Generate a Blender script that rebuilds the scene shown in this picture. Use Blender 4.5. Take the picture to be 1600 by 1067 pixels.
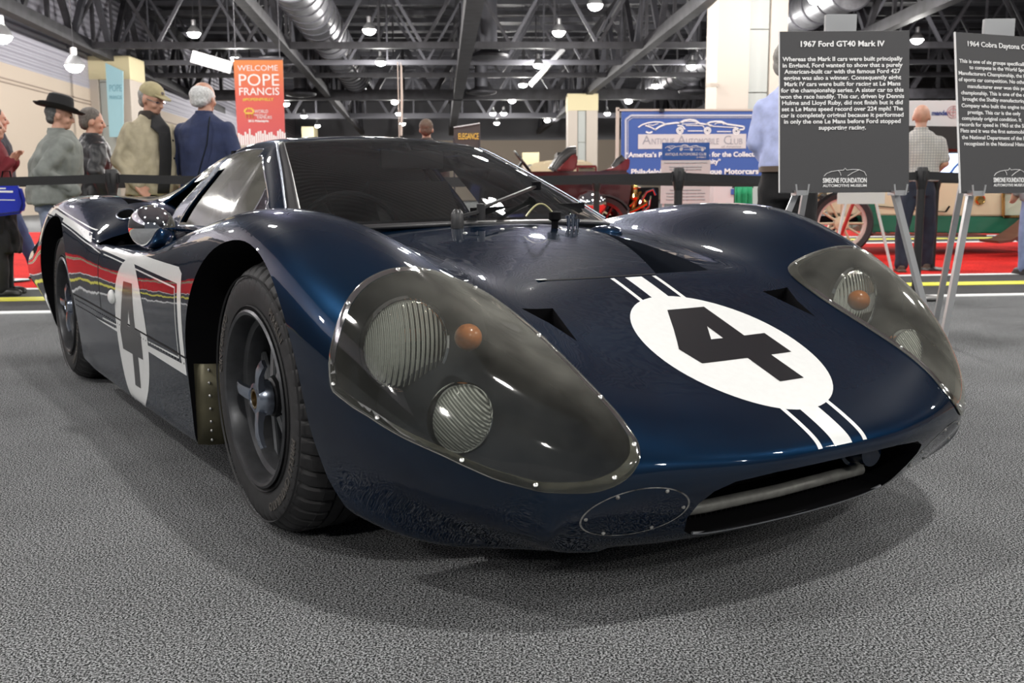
import bpy, bmesh, math, random
import numpy as np
from mathutils import Vector, Matrix
from mathutils.bvhtree import BVHTree

for o in list(bpy.data.objects): bpy.data.objects.remove(o, do_unlink=True)
SC = bpy.context.scene
COL = SC.collection
PI = math.pi
random.seed(7)
np.random.seed(7)

# ------------------------------------------------------------------ camera
FPX, CAM_H, PITCH, ROLL = 1559.1, 0.788, math.radians(8.42), math.radians(-0.28)
cam_d = bpy.data.cameras.new('camera')
cam_d.sensor_width = 36.0
cam_d.lens = 36.0 * FPX / 1600.0
cam_d.clip_start, cam_d.clip_end = 0.05, 400
cam = bpy.data.objects.new('camera', cam_d)
COL.objects.link(cam)
_F = Vector((0, math.cos(PITCH), -math.sin(PITCH)))
_U = Vector((0, math.sin(PITCH), math.cos(PITCH)))
_R = Vector((1, 0, 0))
_R2 = _R * math.cos(ROLL) + _U * math.sin(ROLL)
_U2 = -_R * math.sin(ROLL) + _U * math.cos(ROLL)
m3 = Matrix((_R2, _U2, -_F)).transposed()
cam.matrix_world = Matrix.Translation((0, 0, CAM_H)) @ m3.to_4x4()
SC.camera = cam
cam_d.dof.use_dof = True
cam_d.dof.focus_distance = 2.3
cam_d.dof.aperture_fstop = 9.0

# ------------------------------------------------------------------ world, exposure
SC.view_settings.view_transform = 'Standard'
SC.view_settings.look = 'None'
SC.view_settings.exposure = 0.0
SC.view_settings.gamma = 1.0
SC.view_settings.use_curve_mapping = False
W = bpy.data.worlds.new('hall_air'); SC.world = W
W.use_nodes = True
W.node_tree.nodes['Background'].inputs[0].default_value = (0.80, 0.86, 1.0, 1)
W.node_tree.nodes['Background'].inputs[1].default_value = 0.10
SC.cycles.max_bounces = 7
SC.cycles.diffuse_bounces = 2
SC.cycles.glossy_bounces = 4
SC.cycles.transmission_bounces = 6
SC.cycles.transparent_max_bounces = 12
SC.cycles.sample_clamp_indirect = 4.0
SC.cycles.caustics_reflective = False
SC.cycles.caustics_refractive = False

def px(x, y, Y):
    """world point seen at picture point (x, y) at world distance Y"""
    d = _F + _R2 * ((x - 800) / FPX) - _U2 * ((y - 533.5) / FPX)
    return Vector((0, 0, CAM_H)) + d * (Y / d.y)
def pxz(x, y, z=0.0):
    d = _F + _R2 * ((x - 800) / FPX) - _U2 * ((y - 533.5) / FPX)
    return Vector((0, 0, CAM_H)) + d * ((z - CAM_H) / d.z)

# ------------------------------------------------------------------ helpers
def setp(o, label=None, cat=None, group=None, kind=None):
    if label: o['label'] = label
    if cat: o['category'] = cat
    if group: o['group'] = group
    if kind: o['kind'] = kind
    return o
def empty(name, loc=(0, 0, 0), rz=0.0, label=None, cat=None, group=None, kind=None):
    o = bpy.data.objects.new(name, None); COL.objects.link(o)
    o.location = loc; o.rotation_euler = (0, 0, rz); o.empty_display_size = 0.1
    return setp(o, label, cat, group, kind)
def finish(me, mats, smooth=True, angle=35):
    if not isinstance(mats, (list, tuple)): mats = [mats]
    for m in mats: me.materials.append(m)
    if smooth:
        me.polygons.foreach_set('use_smooth', [True] * len(me.polygons))
        bm = bmesh.new(); bm.from_mesh(me)
        lim = math.radians(angle)
        for e in bm.edges:
            if len(e.link_faces) == 2:
                e.smooth = e.calc_face_angle(0) < lim
        bm.to_mesh(me); bm.free()
    return me
def link(name, me, parent=None, label=None, cat=None, group=None, kind=None, loc=None, rot=None):
    o = bpy.data.objects.new(name, me); COL.objects.link(o)
    if parent is not None: o.parent = parent
    if loc is not None: o.location = loc
    if rot is not None: o.rotation_euler = rot
    return setp(o, label, cat, group, kind)
def obj(name, bm, mats, parent=None, smooth=True, angle=35, **k):
    me = bpy.data.meshes.new(name)
    if isinstance(bm, tuple):
        me.from_pydata([tuple(v) for v in bm[0]], [], bm[1]); me.update()
    else:
        bmesh.ops.recalc_face_normals(bm, faces=bm.faces)
        bm.to_mesh(me); bm.free()
    finish(me, mats, smooth, angle)
    return link(name, me, parent, **k)
def copy_tree(o, parent=None):
    c = o.copy(); COL.objects.link(c); c.parent = parent
    for ch in list(o.children): copy_tree(ch, c)
    return c

def box(bm, c, s, rot=None, bevel=0.0, mi=0):
    r = bmesh.ops.create_cube(bm, size=1.0)
    vs = r['verts']
    for v in vs: v.co = Vector((v.co.x * s[0], v.co.y * s[1], v.co.z * s[2]))
    fs = set(f for v in vs for f in v.link_faces)
    if bevel > 0:
        es = list(set(e for f in fs for e in f.edges))
        rr = bmesh.ops.bevel(bm, geom=es, offset=bevel, segments=2, affect='EDGES', profile=0.7)
        vs = list(set(v for f in rr['faces'] for v in f.verts) | set(v for v in vs if v.is_valid))
        fs = set(f for v in vs for f in v.link_faces)
    if rot is not None:
        M = rot if isinstance(rot, Matrix) else Matrix.Rotation(rot, 3, 'Z')
        for v in vs: v.co = M @ v.co
    for v in vs: v.co += Vector(c)
    for f in fs: f.material_index = mi
    return vs
def frame_to(d):
    d = Vector(d).normalized()
    return d.to_track_quat('Z', 'Y').to_matrix()
def bar(bm, a, b, w, h=None, up=None, mi=0):
    """rectangular bar from a to b"""
    a = Vector(a); b = Vector(b); h = h or w
    d = (b - a); L = d.length; d.normalize()
    upv = Vector(up) if up else (Vector((0, 0, 1)) if abs(d.z) < 0.95 else Vector((1, 0, 0)))
    x = d.cross(upv).normalized(); y = x.cross(d).normalized()
    vs = []
    for p in (a, b):
        for sx, sy in ((-1, -1), (1, -1), (1, 1), (-1, 1)):
            vs.append(bm.verts.new(p + x * (sx * w / 2) + y * (sy * h / 2)))
    F = [(0, 3, 2, 1), (4, 5, 6, 7), (0, 1, 5, 4), (1, 2, 6, 5), (2, 3, 7, 6), (3, 0, 4, 7)]
    for f in F: bm.faces.new([vs[i] for i in f]).material_index = mi
    return vs
def tube(bm, pts, r, n=10, cap=True, mi=0, sx=1.0):
    """tube along points; r scalar or list; sx flattens"""
    pts = [Vector(p) for p in pts]
    rs = r if isinstance(r, (list, tuple)) else [r] * len(pts)
    rings = []; prev = None
    for i, p in enumerate(pts):
        d = (pts[min(i + 1, len(pts) - 1)] - pts[max(i - 1, 0)]).normalized()
        if prev is None:
            up = Vector((0, 0, 1)) if abs(d.z) < 0.9 else Vector((0, 1, 0))
            x = d.cross(up).normalized()
        else:
            x = (prev - d * prev.dot(d)).normalized()
        prev = x; y = d.cross(x)
        rings.append([bm.verts.new(p + x * (math.cos(2 * PI * k / n) * rs[i] * sx) + y * (math.sin(2 * PI * k / n) * rs[i])) for k in range(n)])
    for i in range(len(rings) - 1):
        for k in range(n):
            f = bm.faces.new([rings[i][k], rings[i][(k + 1) % n], rings[i + 1][(k + 1) % n], rings[i + 1][k]]); f.material_index = mi
    if cap:
        bm.faces.new(rings[0][::-1]).material_index = mi
        bm.faces.new(rings[-1]).material_index = mi
    return rings
def lathe(bm, prof, n=48, axis='z', c=(0, 0, 0), mi=0, closed=False, fn=None):
    """prof: list of (r, h)."""
    rings = []
    for j, (r, h) in enumerate(prof):
        ring = []
        for k in range(n):
            a = 2 * PI * k / n
            rr = r if fn is None else fn(j, k, r)
            u, v = rr * math.cos(a), rr * math.sin(a)
            p = {'z': (u, v, h), 'y': (u, h, v), 'x': (h, u, v)}[axis]
            ring.append(bm.verts.new(Vector(p) + Vector(c)))
        rings.append(ring)
    m = len(rings)
    for j in range(m if closed else m - 1):
        A, B = rings[j], rings[(j + 1) % m]
        for k in range(n):
            bm.faces.new([A[k], A[(k + 1) % n], B[(k + 1) % n], B[k]]).material_index = mi
    if not closed:
        if prof[0][0] > 1e-4: bm.faces.new(rings[0][::-1]).material_index = mi
        if prof[-1][0] > 1e-4: bm.faces.new(rings[-1]).material_index = mi
    bmesh.ops.remove_doubles(bm, verts=[v for r_ in rings for v in r_], dist=1e-5)
    return rings
def sphere(bm, c, r, s=(1, 1, 1), u=20, v=12, mi=0, rot=None):
    g = bmesh.ops.create_uvsphere(bm, u_segments=u, v_segments=v, radius=r)
    for q in g['verts']:
        co = Vector((q.co.x * s[0], q.co.y * s[1], q.co.z * s[2]))
        if rot is not None: co = rot @ co
        q.co = co + Vector(c)
    for f in set(f for q in g['verts'] for f in q.link_faces): f.material_index = mi
    return g['verts']
def prism(bm, poly, a, b, mi=0):
    """poly: list of 3D points; a,b offset vectors (lists or single)"""
    n = len(poly)
    A = [bm.verts.new(Vector(p) + (Vector(a[i]) if isinstance(a, list) else Vector(a))) for i, p in enumerate(poly)]
    B = [bm.verts.new(Vector(p) + (Vector(b[i]) if isinstance(b, list) else Vector(b))) for i, p in enumerate(poly)]
    bm.faces.new(A).material_index = mi; bm.faces.new(B[::-1]).material_index = mi
    for i in range(n):
        bm.faces.new([A[i], B[i], B[(i + 1) % n], A[(i + 1) % n]]).material_index = mi
def text_mesh(s, size, extrude=0.001, offset=0.0, align='CENTER', spacing=1.0, line=1.0, shear=0.0):
    c = bpy.data.curves.new('lettering', 'FONT')
    c.body = s; c.size = size; c.extrude = extrude; c.offset = offset
    c.align_x = align; c.space_character = spacing; c.space_line = line; c.shear = shear
    c.resolution_u = 3
    o = bpy.data.objects.new('lettering', c); COL.objects.link(o)
    dg = bpy.context.evaluated_depsgraph_get(); dg.update()
    me = bpy.data.meshes.new_from_object(o.evaluated_get(dg))
    bpy.data.objects.remove(o, do_unlink=True); bpy.data.curves.remove(c)
    return me
def text(name, s, size, parent, mat_, loc, rot=(PI / 2, 0, 0), width=None, **k):
    me = text_mesh(s, size, **k)
    if width:
        xs = [v.co.x for v in me.vertices]
        w = max(xs) - min(xs)
        for v in me.vertices: v.co.x *= width / w
    me.materials.clear(); me.materials.append(mat_)
    return link(name, me, parent, loc=loc, rot=rot)

# ------------------------------------------------------------------ materials
def mat(name, base=(0.5, 0.5, 0.5), rough=0.5, metal=0.0, coat=0.0, coat_rough=0.05, spec=0.5,
        emit=None, estr=0.0, noise=None, bump=None, sheen=0.0, trans=0.0, ior=1.5):
    m = bpy.data.materials.new(name); m.use_nodes = True
    nt = m.node_tree; b = nt.nodes['Principled BSDF']
    b.inputs['Base Color'].default_value = (*base, 1)
    b.inputs['Roughness'].default_value = rough
    b.inputs['Metallic'].default_value = metal
    b.inputs['Coat Weight'].default_value = coat
    b.inputs['Coat Roughness'].default_value = coat_rough
    b.inputs['Specular IOR Level'].default_value = spec
    b.inputs['Sheen Weight'].default_value = sheen
    b.inputs['Transmission Weight'].default_value = trans
    b.inputs['IOR'].default_value = ior
    if emit: b.inputs['Emission Color'].default_value = (*emit, 1); b.inputs['Emission Strength'].default_value = estr
    if noise or bump:
        tc = nt.nodes.new('ShaderNodeTexCoord')
        n = nt.nodes.new('ShaderNodeTexNoise')
        n.inputs['Scale'].default_value = (noise or bump)[0]; n.inputs['Detail'].default_value = 4
        nt.links.new(tc.outputs['Object'], n.inputs['Vector'])
        if noise:
            r = nt.nodes.new('ShaderNodeValToRGB')
            r.color_ramp.elements[0].position = 0.3; r.color_ramp.elements[1].position = 0.7
            r.color_ramp.elements[0].color = (*[c * noise[1] for c in base], 1)
            r.color_ramp.elements[1].color = (*[min(1, c * noise[2]) for c in base], 1)
            nt.links.new(n.outputs['Fac'], r.inputs['Fac'])
            nt.links.new(r.outputs['Color'], b.inputs['Base Color'])
        if bump:
            bp = nt.nodes.new('ShaderNodeBump'); bp.inputs['Strength'].default_value = bump[1]
            bp.inputs['Distance'].default_value = bump[2]
            n2 = nt.nodes.new('ShaderNodeTexNoise'); n2.inputs['Scale'].default_value = bump[0]
            nt.links.new(tc.outputs['Object'], n2.inputs['Vector'])
            nt.links.new(n2.outputs['Fac'], bp.inputs['Height']); nt.links.new(bp.outputs['Normal'], b.inputs['Normal'])
    return m
def glassy(name, tint, haze=(0.5, 0.5, 0.45), haze_f=0.1, rough=0.03, refl=0.9, scratch=40, graze=2.0):
    """thin clear sheet: transparent tint + a little pale haze + fresnel reflection"""
    m = bpy.data.materials.new(name); m.use_nodes = True
    nt = m.node_tree; nt.nodes.clear()
    out = nt.nodes.new('ShaderNodeOutputMaterial')
    tr = nt.nodes.new('ShaderNodeBsdfTransparent'); tr.inputs[0].default_value = (*tint, 1)
    df = nt.nodes.new('ShaderNodeBsdfDiffuse'); df.inputs[0].default_value = (*haze, 1)
    gl = nt.nodes.new('ShaderNodeBsdfGlossy'); gl.inputs['Roughness'].default_value = rough
    fr = nt.nodes.new('ShaderNodeFresnel'); fr.inputs['IOR'].default_value = 1.49
    nz = nt.nodes.new('ShaderNodeTexNoise'); nz.inputs['Scale'].default_value = scratch; nz.inputs['Detail'].default_value = 5
    tc = nt.nodes.new('ShaderNodeTexCoord'); nt.links.new(tc.outputs['Object'], nz.inputs['Vector'])
    ma = nt.nodes.new('ShaderNodeMath'); ma.operation = 'MULTIPLY'; ma.inputs[1].default_value = haze_f * 2
    nt.links.new(nz.outputs['Fac'], ma.inputs[0])
    lw = nt.nodes.new('ShaderNodeLayerWeight'); lw.inputs['Blend'].default_value = 0.5
    pw = nt.nodes.new('ShaderNodeMath'); pw.operation = 'POWER'; pw.inputs[1].default_value = 3.0
    nt.links.new(lw.outputs['Facing'], pw.inputs[0])
    sc_ = nt.nodes.new('ShaderNodeMath'); sc_.operation = 'MULTIPLY_ADD'; sc_.inputs[1].default_value = graze; sc_.inputs[2].default_value = 1.0
    nt.links.new(pw.outputs[0], sc_.inputs[0])
    mb = nt.nodes.new('ShaderNodeMath'); mb.operation = 'MULTIPLY'; mb.use_clamp = True
    nt.links.new(ma.outputs[0], mb.inputs[0]); nt.links.new(sc_.outputs[0], mb.inputs[1]); ma = mb
    m1 = nt.nodes.new('ShaderNodeMixShader'); m2 = nt.nodes.new('ShaderNodeMixShader')
    nt.links.new(ma.outputs[0], m1.inputs[0]); nt.links.new(tr.outputs[0], m1.inputs[1]); nt.links.new(df.outputs[0], m1.inputs[2])
    mf = nt.nodes.new('ShaderNodeMath'); mf.operation = 'MULTIPLY'; mf.inputs[1].default_value = refl
    nt.links.new(fr.outputs[0], mf.inputs[0])
    nt.links.new(mf.outputs[0], m2.inputs[0]); nt.links.new(m1.outputs[0], m2.inputs[1]); nt.links.new(gl.outputs[0], m2.inputs[2])
    nt.links.new(m2.outputs[0], out.inputs[0])
    return m

M = {}
def paint():
    m = mat('navy_metallic_paint', (0.006, 0.020, 0.052), rough=0.36, metal=0.6, coat=1.0, coat_rough=0.02, spec=0.02)
    nt = m.node_tree; b = nt.nodes['Principled BSDF']
    b.inputs['Specular Tint'].default_value = (0.03, 0.10, 0.26, 1)
    tc = nt.nodes.new('ShaderNodeTexCoord')
    n = nt.nodes.new('ShaderNodeTexNoise'); n.inputs['Scale'].default_value = 3.0; n.inputs['Detail'].default_value = 6
    nt.links.new(tc.outputs['Object'], n.inputs['Vector'])
    r = nt.nodes.new('ShaderNodeValToRGB')
    r.color_ramp.elements[0].position = 0.35; r.color_ramp.elements[1].position = 0.7
    r.color_ramp.elements[0].color = (0.0030, 0.012, 0.031, 1); r.color_ramp.elements[1].color = (0.0055, 0.022, 0.052, 1)
    nt.links.new(n.outputs['Fac'], r.inputs['Fac']); nt.links.new(r.outputs['Color'], b.inputs['Base Color'])
    # faint waviness of old hand-laid bodywork and orange peel
    n2 = nt.nodes.new('ShaderNodeTexNoise'); n2.inputs['Scale'].default_value = 9.0; n2.inputs['Detail'].default_value = 2
    nt.links.new(tc.outputs['Object'], n2.inputs['Vector'])
    bp = nt.nodes.new('ShaderNodeBump'); bp.inputs['Strength'].default_value = 0.14; bp.inputs['Distance'].default_value = 0.006
    nt.links.new(n2.outputs['Fac'], bp.inputs['Height'])
    nt.links.new(bp.outputs['Normal'], b.inputs['Coat Normal'])
    return m
M['paint'] = paint()
M['inner_dark'] = mat('inner_paint_and_shade', (0.008, 0.011, 0.018), rough=0.6, spec=0.15)
M['black'] = mat('flat_black', (0.004, 0.004, 0.005), rough=0.8, spec=0.1)
M['white'] = mat('white_paint', (0.80, 0.81, 0.80), rough=0.28, coat=0.6, coat_rough=0.06, noise=(60, 0.97, 1.02))
M['num_black'] = mat('black_number_vinyl', (0.006, 0.006, 0.008), rough=0.28, coat=0.4, coat_rough=0.1)
M['rubber'] = mat('tyre_rubber', (0.018, 0.018, 0.019), rough=0.62, noise=(30, 0.8, 1.25))
M['rubber_text'] = mat('worn_rubber_lettering', (0.085, 0.078, 0.070), rough=0.6)
M['mag'] = mat('dark_magnesium', (0.075, 0.077, 0.082), rough=0.36, metal=0.6, noise=(25, 0.8, 1.2))
M['mag_dark'] = mat('dark_hub_metal', (0.012, 0.012, 0.014), rough=0.45, metal=0.6)
M['chrome'] = mat('chrome', (0.88, 0.89, 0.91), rough=0.035, metal=1.0)
M['spin'] = mat('worn_steel', (0.42, 0.47, 0.56), rough=0.25, metal=1.0)
M['brass'] = mat('aged_brass', (0.30, 0.22, 0.11), rough=0.35, metal=1.0)
M['alu'] = mat('riveted_olive_aluminium', (0.085, 0.078, 0.048), rough=0.5, metal=0.6, noise=(14, 0.6, 1.2))
M['cover'] = glassy('smoky_clear_plastic', (0.86, 0.87, 0.82), (0.50, 0.50, 0.44), 0.032, rough=0.05, refl=1.0, scratch=12, graze=16.0)
M['cover_edge'] = glassy('yellowed_plastic_rim', (0.82, 0.82, 0.70), (0.42, 0.41, 0.32), 0.14, rough=0.1, graze=4.0)
M['glass'] = glassy('windscreen_glass', (0.90, 0.93, 0.92), (0.25, 0.27, 0.27), 0.02, rough=0.01, refl=1.0, scratch=8)
M['sideglass'] = glassy('scratched_side_plastic', (0.72, 0.73, 0.68), (0.45, 0.44, 0.38), 0.13, rough=0.10, refl=1.0, scratch=6)
M['lens'] = glassy('headlamp_glass', (0.93, 0.95, 0.94), (0.9, 0.92, 0.9), 0.10, rough=0.06, refl=1.0)
def flute(name, direction, scale):  # pale haze bands paint in the light that the lens ribs scatter
    m = glassy(name, (0.93, 0.95, 0.94), (0.90, 0.93, 0.90), 0.22, rough=0.06, refl=1.0)
    nt = m.node_tree; nz = [n for n in nt.nodes if n.bl_idname == 'ShaderNodeTexNoise'][0]
    w = nt.nodes.new('ShaderNodeTexWave'); w.bands_direction = direction; w.inputs['Scale'].default_value = scale; w.inputs['Distortion'].default_value = .4; w.inputs['Detail'].default_value = 0
    tc = [n for n in nt.nodes if n.bl_idname == 'ShaderNodeTexCoord'][0]; nt.links.new(tc.outputs['Object'], w.inputs['Vector'])
    for l in list(nz.outputs['Fac'].links):
        to = l.to_socket; nt.links.remove(l); nt.links.new(w.outputs['Fac'], to)
    return m
M['lens_v'] = flute('headlamp_ribbed_glass', 'Y', 84)
M['lens_d'] = flute('driving_lamp_ribbed_glass', 'DIAGONAL', 74)
M['reflector'] = mat('silver_reflector', (0.92, 0.93, 0.92), rough=0.26, metal=0.7, bump=(90, .6, .004))
M['amber'] = mat('amber_plastic', (0.60, 0.19, 0.035), rough=0.3, coat=0.5)
M['screw'] = mat('steel_screw', (0.7, 0.7, 0.68), rough=0.3, metal=1.0)
M['olive'] = mat('olive_primer', (0.16, 0.155, 0.10), rough=0.5)
# ------------------------------------------------------------------ race car body
CAR_YAW = math.radians(32.97)
CAR = empty('race_car', (0.112, 2.734, 0), CAR_YAW - PI / 2,
            'low dark blue 1960s endurance race car with white number 4 roundels and smoky headlamp covers', 'car')

def bs_basis(n, per):
    """uniform cubic B-spline sampling matrix. n ctrl, per samples per span. returns (open, periodic)"""
    def w(t): return ((1 - t) ** 3 / 6, (3 * t ** 3 - 6 * t ** 2 + 4) / 6, (-3 * t ** 3 + 3 * t ** 2 + 3 * t + 1) / 6, t ** 3 / 6)
    P = np.zeros((n * per, n))
    for i in range(n):
        for s in range(per):
            for q, ww in enumerate(w(s / per)): P[i * per + s, (i - 1 + q) % n] += ww
    O = np.zeros(((n - 1) * per + 1, n))
    for i in range(n - 1):
        for s in range(per + (i == n - 2)):
            for q, ww in enumerate(w(s / per)):
                j = i - 1 + q; r = i * per + s
                if j < 0: O[r, 0] += 2 * ww; O[r, 1] -= ww
                elif j > n - 1: O[r, n - 1] += 2 * ww; O[r, n - 2] -= ww
                else: O[r, j] += ww
    return O, P
def surf(D, per_i, per_j, periodic=True, k=0.85):
    """D[ni][nj][3] data -> dense grid, cubic B-spline pulled most of the way onto the data"""
    D = np.array(D, float); ni, nj, _ = D.shape
    Oi, _ = bs_basis(ni, 1); Oj, Pj = bs_basis(nj, 1); J1 = Pj if periodic else Oj
    C = D.copy()
    for _ in range(3):
        S = np.einsum('ai,bj,ijc->abc', Oi, J1, C)
        C = C + (D - S) * (k if np.isscalar(k) else np.array(k)[None, :, None])
    A, _ = bs_basis(ni, per_i); Oj2, Pj2 = bs_basis(nj, per_j)
    return np.einsum('ai,bj,ijc->abc', A, Pj2 if periodic else Oj2, C)

# half sections, centre-top -> crest -> side -> centre-bottom.  (y, z) at station x, or full (x, y, z)
SEC = [
 (-3.36, [(0,.765),(.2,.765),(.4,.765),(.50,.765),(.58,.757),(.65,.735),(.715,.695),(.775,.620),(.868,.50),(.875,.38),(.80,.26),(0,.26)]),
 (-3.10, [(0,.78),(.2,.78),(.38,.78),(.50,.782),(.60,.782),(.68,.768),(.745,.735),(.80,.66),(.882,.52),(.886,.38),(.82,.22),(0,.20)]),
 (-2.80, [(0,.785),(.2,.785),(.37,.784),(.50,.785),(.61,.790),(.71,.788),(.79,.762),(.862,.700),(.900,.56),(.892,.38),(.85,.17),(0,.15)]),
 (-2.50, [(0,.78),(.2,.78),(.37,.78),(.50,.782),(.61,.788),(.71,.790),(.80,.772),(.872,.722),(.902,.58),(.895,.40),(.86,.14),(0,.13)]),
 (-2.20, [(0,.76),(.2,.76),(.37,.76),(.50,.77),(.61,.782),(.71,.784),(.80,.757),(.872,.695),(.902,.56),(.895,.40),(.865,.13),(0,.12)]),
 (-1.95, [(0,.72),(.2,.72),(.37,.72),(.50,.745),(.61,.765),(.71,.752),(.80,.712),(.876,.658),(.900,.53),(.893,.38),(.87,.12),(0,.12)]),
 (-1.82, [(0,.70),(.2,.70),(.37,.70),(.50,.72),(.61,.735),(.71,.722),(.80,.685),(.880,.640),(.897,.51),(.890,.38),(.875,.12),(0,.12)]),
 (-1.715, [(0,.67),(.2,.67),(.37,.67),(.52,.68),(.62,.684),(.71,.674),(.80,.652),(.878,.626),(.895,.505),(.889,.37),(.875,.12),(0,.12)]),
 (-1.655, [(0,.66),(.2,.66),(.37,.66),(.52,.66),(.62,.632),(.71,.622),(.80,.617),(.877,.614),(.894,.50),(.888,.36),(.875,.12),(0,.12)]),
 (-1.56, [(0,.66),(.2,.66),(.37,.66),(.52,.66),(.62,.622),(.71,.610),(.80,.607),(.876,.607),(.893,.50),(.888,.36),(.875,.12),(0,.12)]),
 (-1.35, [(0,.65),(.2,.65),(.37,.65),(.53,.65),(.63,.628),(.71,.612),(.80,.609),(.872,.602),(.890,.49),(.886,.35),(.877,.12),(0,.12)]),
 (-1.10, [(0,.65),(.2,.65),(.37,.65),(.54,.65),(.64,.640),(.71,.622),(.80,.612),(.872,.600),(.890,.48),(.886,.35),(.877,.12),(0,.12)]),
 (-0.85, [(0,.66),(.2,.66),(.37,.66),(.54,.66),(.64,.668),(.72,.662),(.81,.640),(.875,.598),(.890,.47),(.886,.35),(.877,.12),(0,.12)]),
 (-0.60, [(0,.675),(.2,.675),(.38,.672),(.52,.668),(.62,.688),(.71,.705),(.80,.690),(.872,.625),(.890,.48),(.886,.35),(.875,.12),(0,.12)]),
 (-0.38, [(0,.700),(.2,.696),(.36,.685),(.49,.676),(.60,.706),(.71,.738),(.805,.718),(.872,.640),(.890,.50),(.887,.36),(.870,.12),(0,.12)]),
 (-0.20, [(0,.700),(.2,.690),(.34,.672),(.46,.670),(.58,.712),(.70,.752),(.808,.735),(.876,.660),(.894,.52),(.890,.36),(.868,.12),(0,.12)]),
 ( 0.00, [(0,.672),(.2,.664),(.33,.650),(.44,.652),(.56,.703),(.69,.753),(.805,.738),(.878,.668),(.896,.53),(.892,.36),(.865,.12),(0,.11)]),
 ( 0.18, [(0,.635),(.2,.629),(.32,.622),(.43,.625),(.55,.678),(.68,.730),(.795,.715),(.872,.648),(.893,.52),(.888,.35),(.850,.16),(0,.10)]),
 ( 0.34, [(0,.585),(.2,.585),(.32,.586),(.43,.592),(.54,.632),(.66,.679),(.780,.662),(.858,.600),(.880,.50),(.875,.35),(.828,.165),(0,.10)]),
 ( 0.46, [(0,.536),(.2,.537),(.32,.540),(.43,.551),(.53,.583),(.65,.624),(.765,.608),(.838,.545),(.860,.46),(.850,.33),(.785,.135),(0,.10)]),
[(.58,0,.487),(.58,.2,.489),(.58,.32,.492),(.58,.43,.504),(.58,.52,.528),(.58,.63,.560),(.58,.740,.545),(.58,.805,.487),(.575,.828,.41),(.56,.818,.30),(.54,.735,.115),(.50,0,.10)],
 [(.70,0,.438),(.70,.2,.440),(.70,.32,.443),(.70,.42,.452),(.70,.51,.469),(.70,.61,.488),(.70,.695,.470),(.69,.755,.41),(.672,.785,.35),(.638,.768,.25),(.60,.675,.105),(.57,0,.10)],
 [(.80,0,.398),(.80,.2,.400),(.80,.31,.402),(.80,.405,.407),(.80,.49,.413),(.80,.565,.416),(.795,.640,.392),(.770,.700,.355),(.742,.730,.305),(.694,.712,.215),(.650,.610,.105),(.62,0,.10)],
 [(.885,0,.362),(.885,.16,.363),(.883,.28,.364),(.880,.37,.365),(.875,.45,.363),(.866,.53,.356),(.848,.600,.338),(.820,.648,.315),(.790,.676,.275),(.738,.656,.19),(.690,.560,.105),(.66,0,.10)],
 [(.962,0,.322),(.960,.16,.322),(.950,.27,.322),(.938,.36,.321),(.920,.44,.318),(.900,.512,.310),(.876,.566,.298),(.852,.604,.278),(.826,.622,.24),(.767,.606,.165),(.715,.520,.103),(.69,0,.10)],
 [(.988,0,.293),(.984,.16,.293),(.970,.26,.292),(.952,.35,.289),(.930,.43,.284),(.908,.500,.275),(.884,.550,.264),(.860,.585,.245),(.838,.602,.212),(.780,.586,.150),(.732,.500,.102),(.71,0,.10)],
 [(.978,0,.250),(.973,.16,.250),(.960,.26,.249),(.942,.345,.247),(.919,.42,.242),(.898,.485,.234),(.875,.532,.224),(.850,.566,.208),(.830,.584,.182),(.780,.566,.138),(.745,.480,.101),(.72,0,.10)],
 [(.925,0,.180),(.920,.15,.180),(.908,.25,.179),(.892,.33,.177),(.872,.395,.174),(.852,.450,.170),(.832,.492,.163),(.812,.522,.154),(.795,.538,.142),(.778,.525,.122),(.760,.455,.101),(.73,0,.10)],
 [(.876,0,.122),(.871,.14,.122),(.860,.23,.122),(.846,.30,.121),(.830,.35,.120),(.815,.39,.119),(.802,.415,.117),(.792,.43,.115),(.785,.438,.112),(.778,.438,.107),(.772,.430,.101),(.735,0,.10)],
 [(.80,0,.100),(.795,.13,.10),(.785,.22,.10),(.775,.28,.10),(.768,.32,.10),(.760,.35,.10),(.755,.365,.10),(.751,.375,.10),(.748,.38,.10),(.745,.38,.10),(.742,.37,.10),(.74,0,.10)],
]
def full_grid():
    G = []
    for s in SEC:
        if isinstance(s, tuple): pts = [(s[0], y, z) for y, z in s[1]]
        else: pts = s
        # right side of the car is -y
        p9, p10, p11 = [np.array(q) for q in pts[9:12]]
        sh = p10 - (p11 - p10) * 0.0
        pts = list(pts[:10]) + [tuple(p9 * .32 + sh * .68), tuple(sh), tuple(sh * .90 + p11 * .10)] + [tuple(p11)]
        right = [(x, -y, z) for x, y, z in pts]
        left = [(x, y, z) for x, y, z in pts[-2:0:-1]]
        G.append(right + left)
    return G
def grid_mesh(S, periodic=True, caps=True):
    ni, nj, _ = S.shape
    V = S.reshape(-1, 3).tolist(); F = []
    for i in range(ni - 1):
        for j in range(nj if periodic else nj - 1):
            a = i * nj + j; b = i * nj + (j + 1) % nj
            F.append((a, b, b + nj, a + nj))
    if caps and periodic:
        F.append(tuple(range(nj))[::-1]); F.append(tuple((ni - 1) * nj + j for j in range(nj)))
    return V, F
_g = full_grid(); _nj = len(_g[0])
_kj = [(.85 if min(j, _nj - j) <= 9 else (.35 if min(j, _nj - j) == 10 else .12)) for j in range(_nj)]
BODY_S = surf(_g, 6, 7, k=_kj)
bm = bmesh.new()
_v, _f = grid_mesh(BODY_S)
_vs = [bm.verts.new(v) for v in _v]
for f in _f:
    try: bm.faces.new([_vs[i] for i in f])
    except ValueError: pass
bmesh.ops.remove_doubles(bm, verts=bm.verts, dist=1e-5)
bmesh.ops.recalc_face_normals(bm, faces=bm.faces)
SKIN = BVHTree.FromBMesh(bm)
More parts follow.
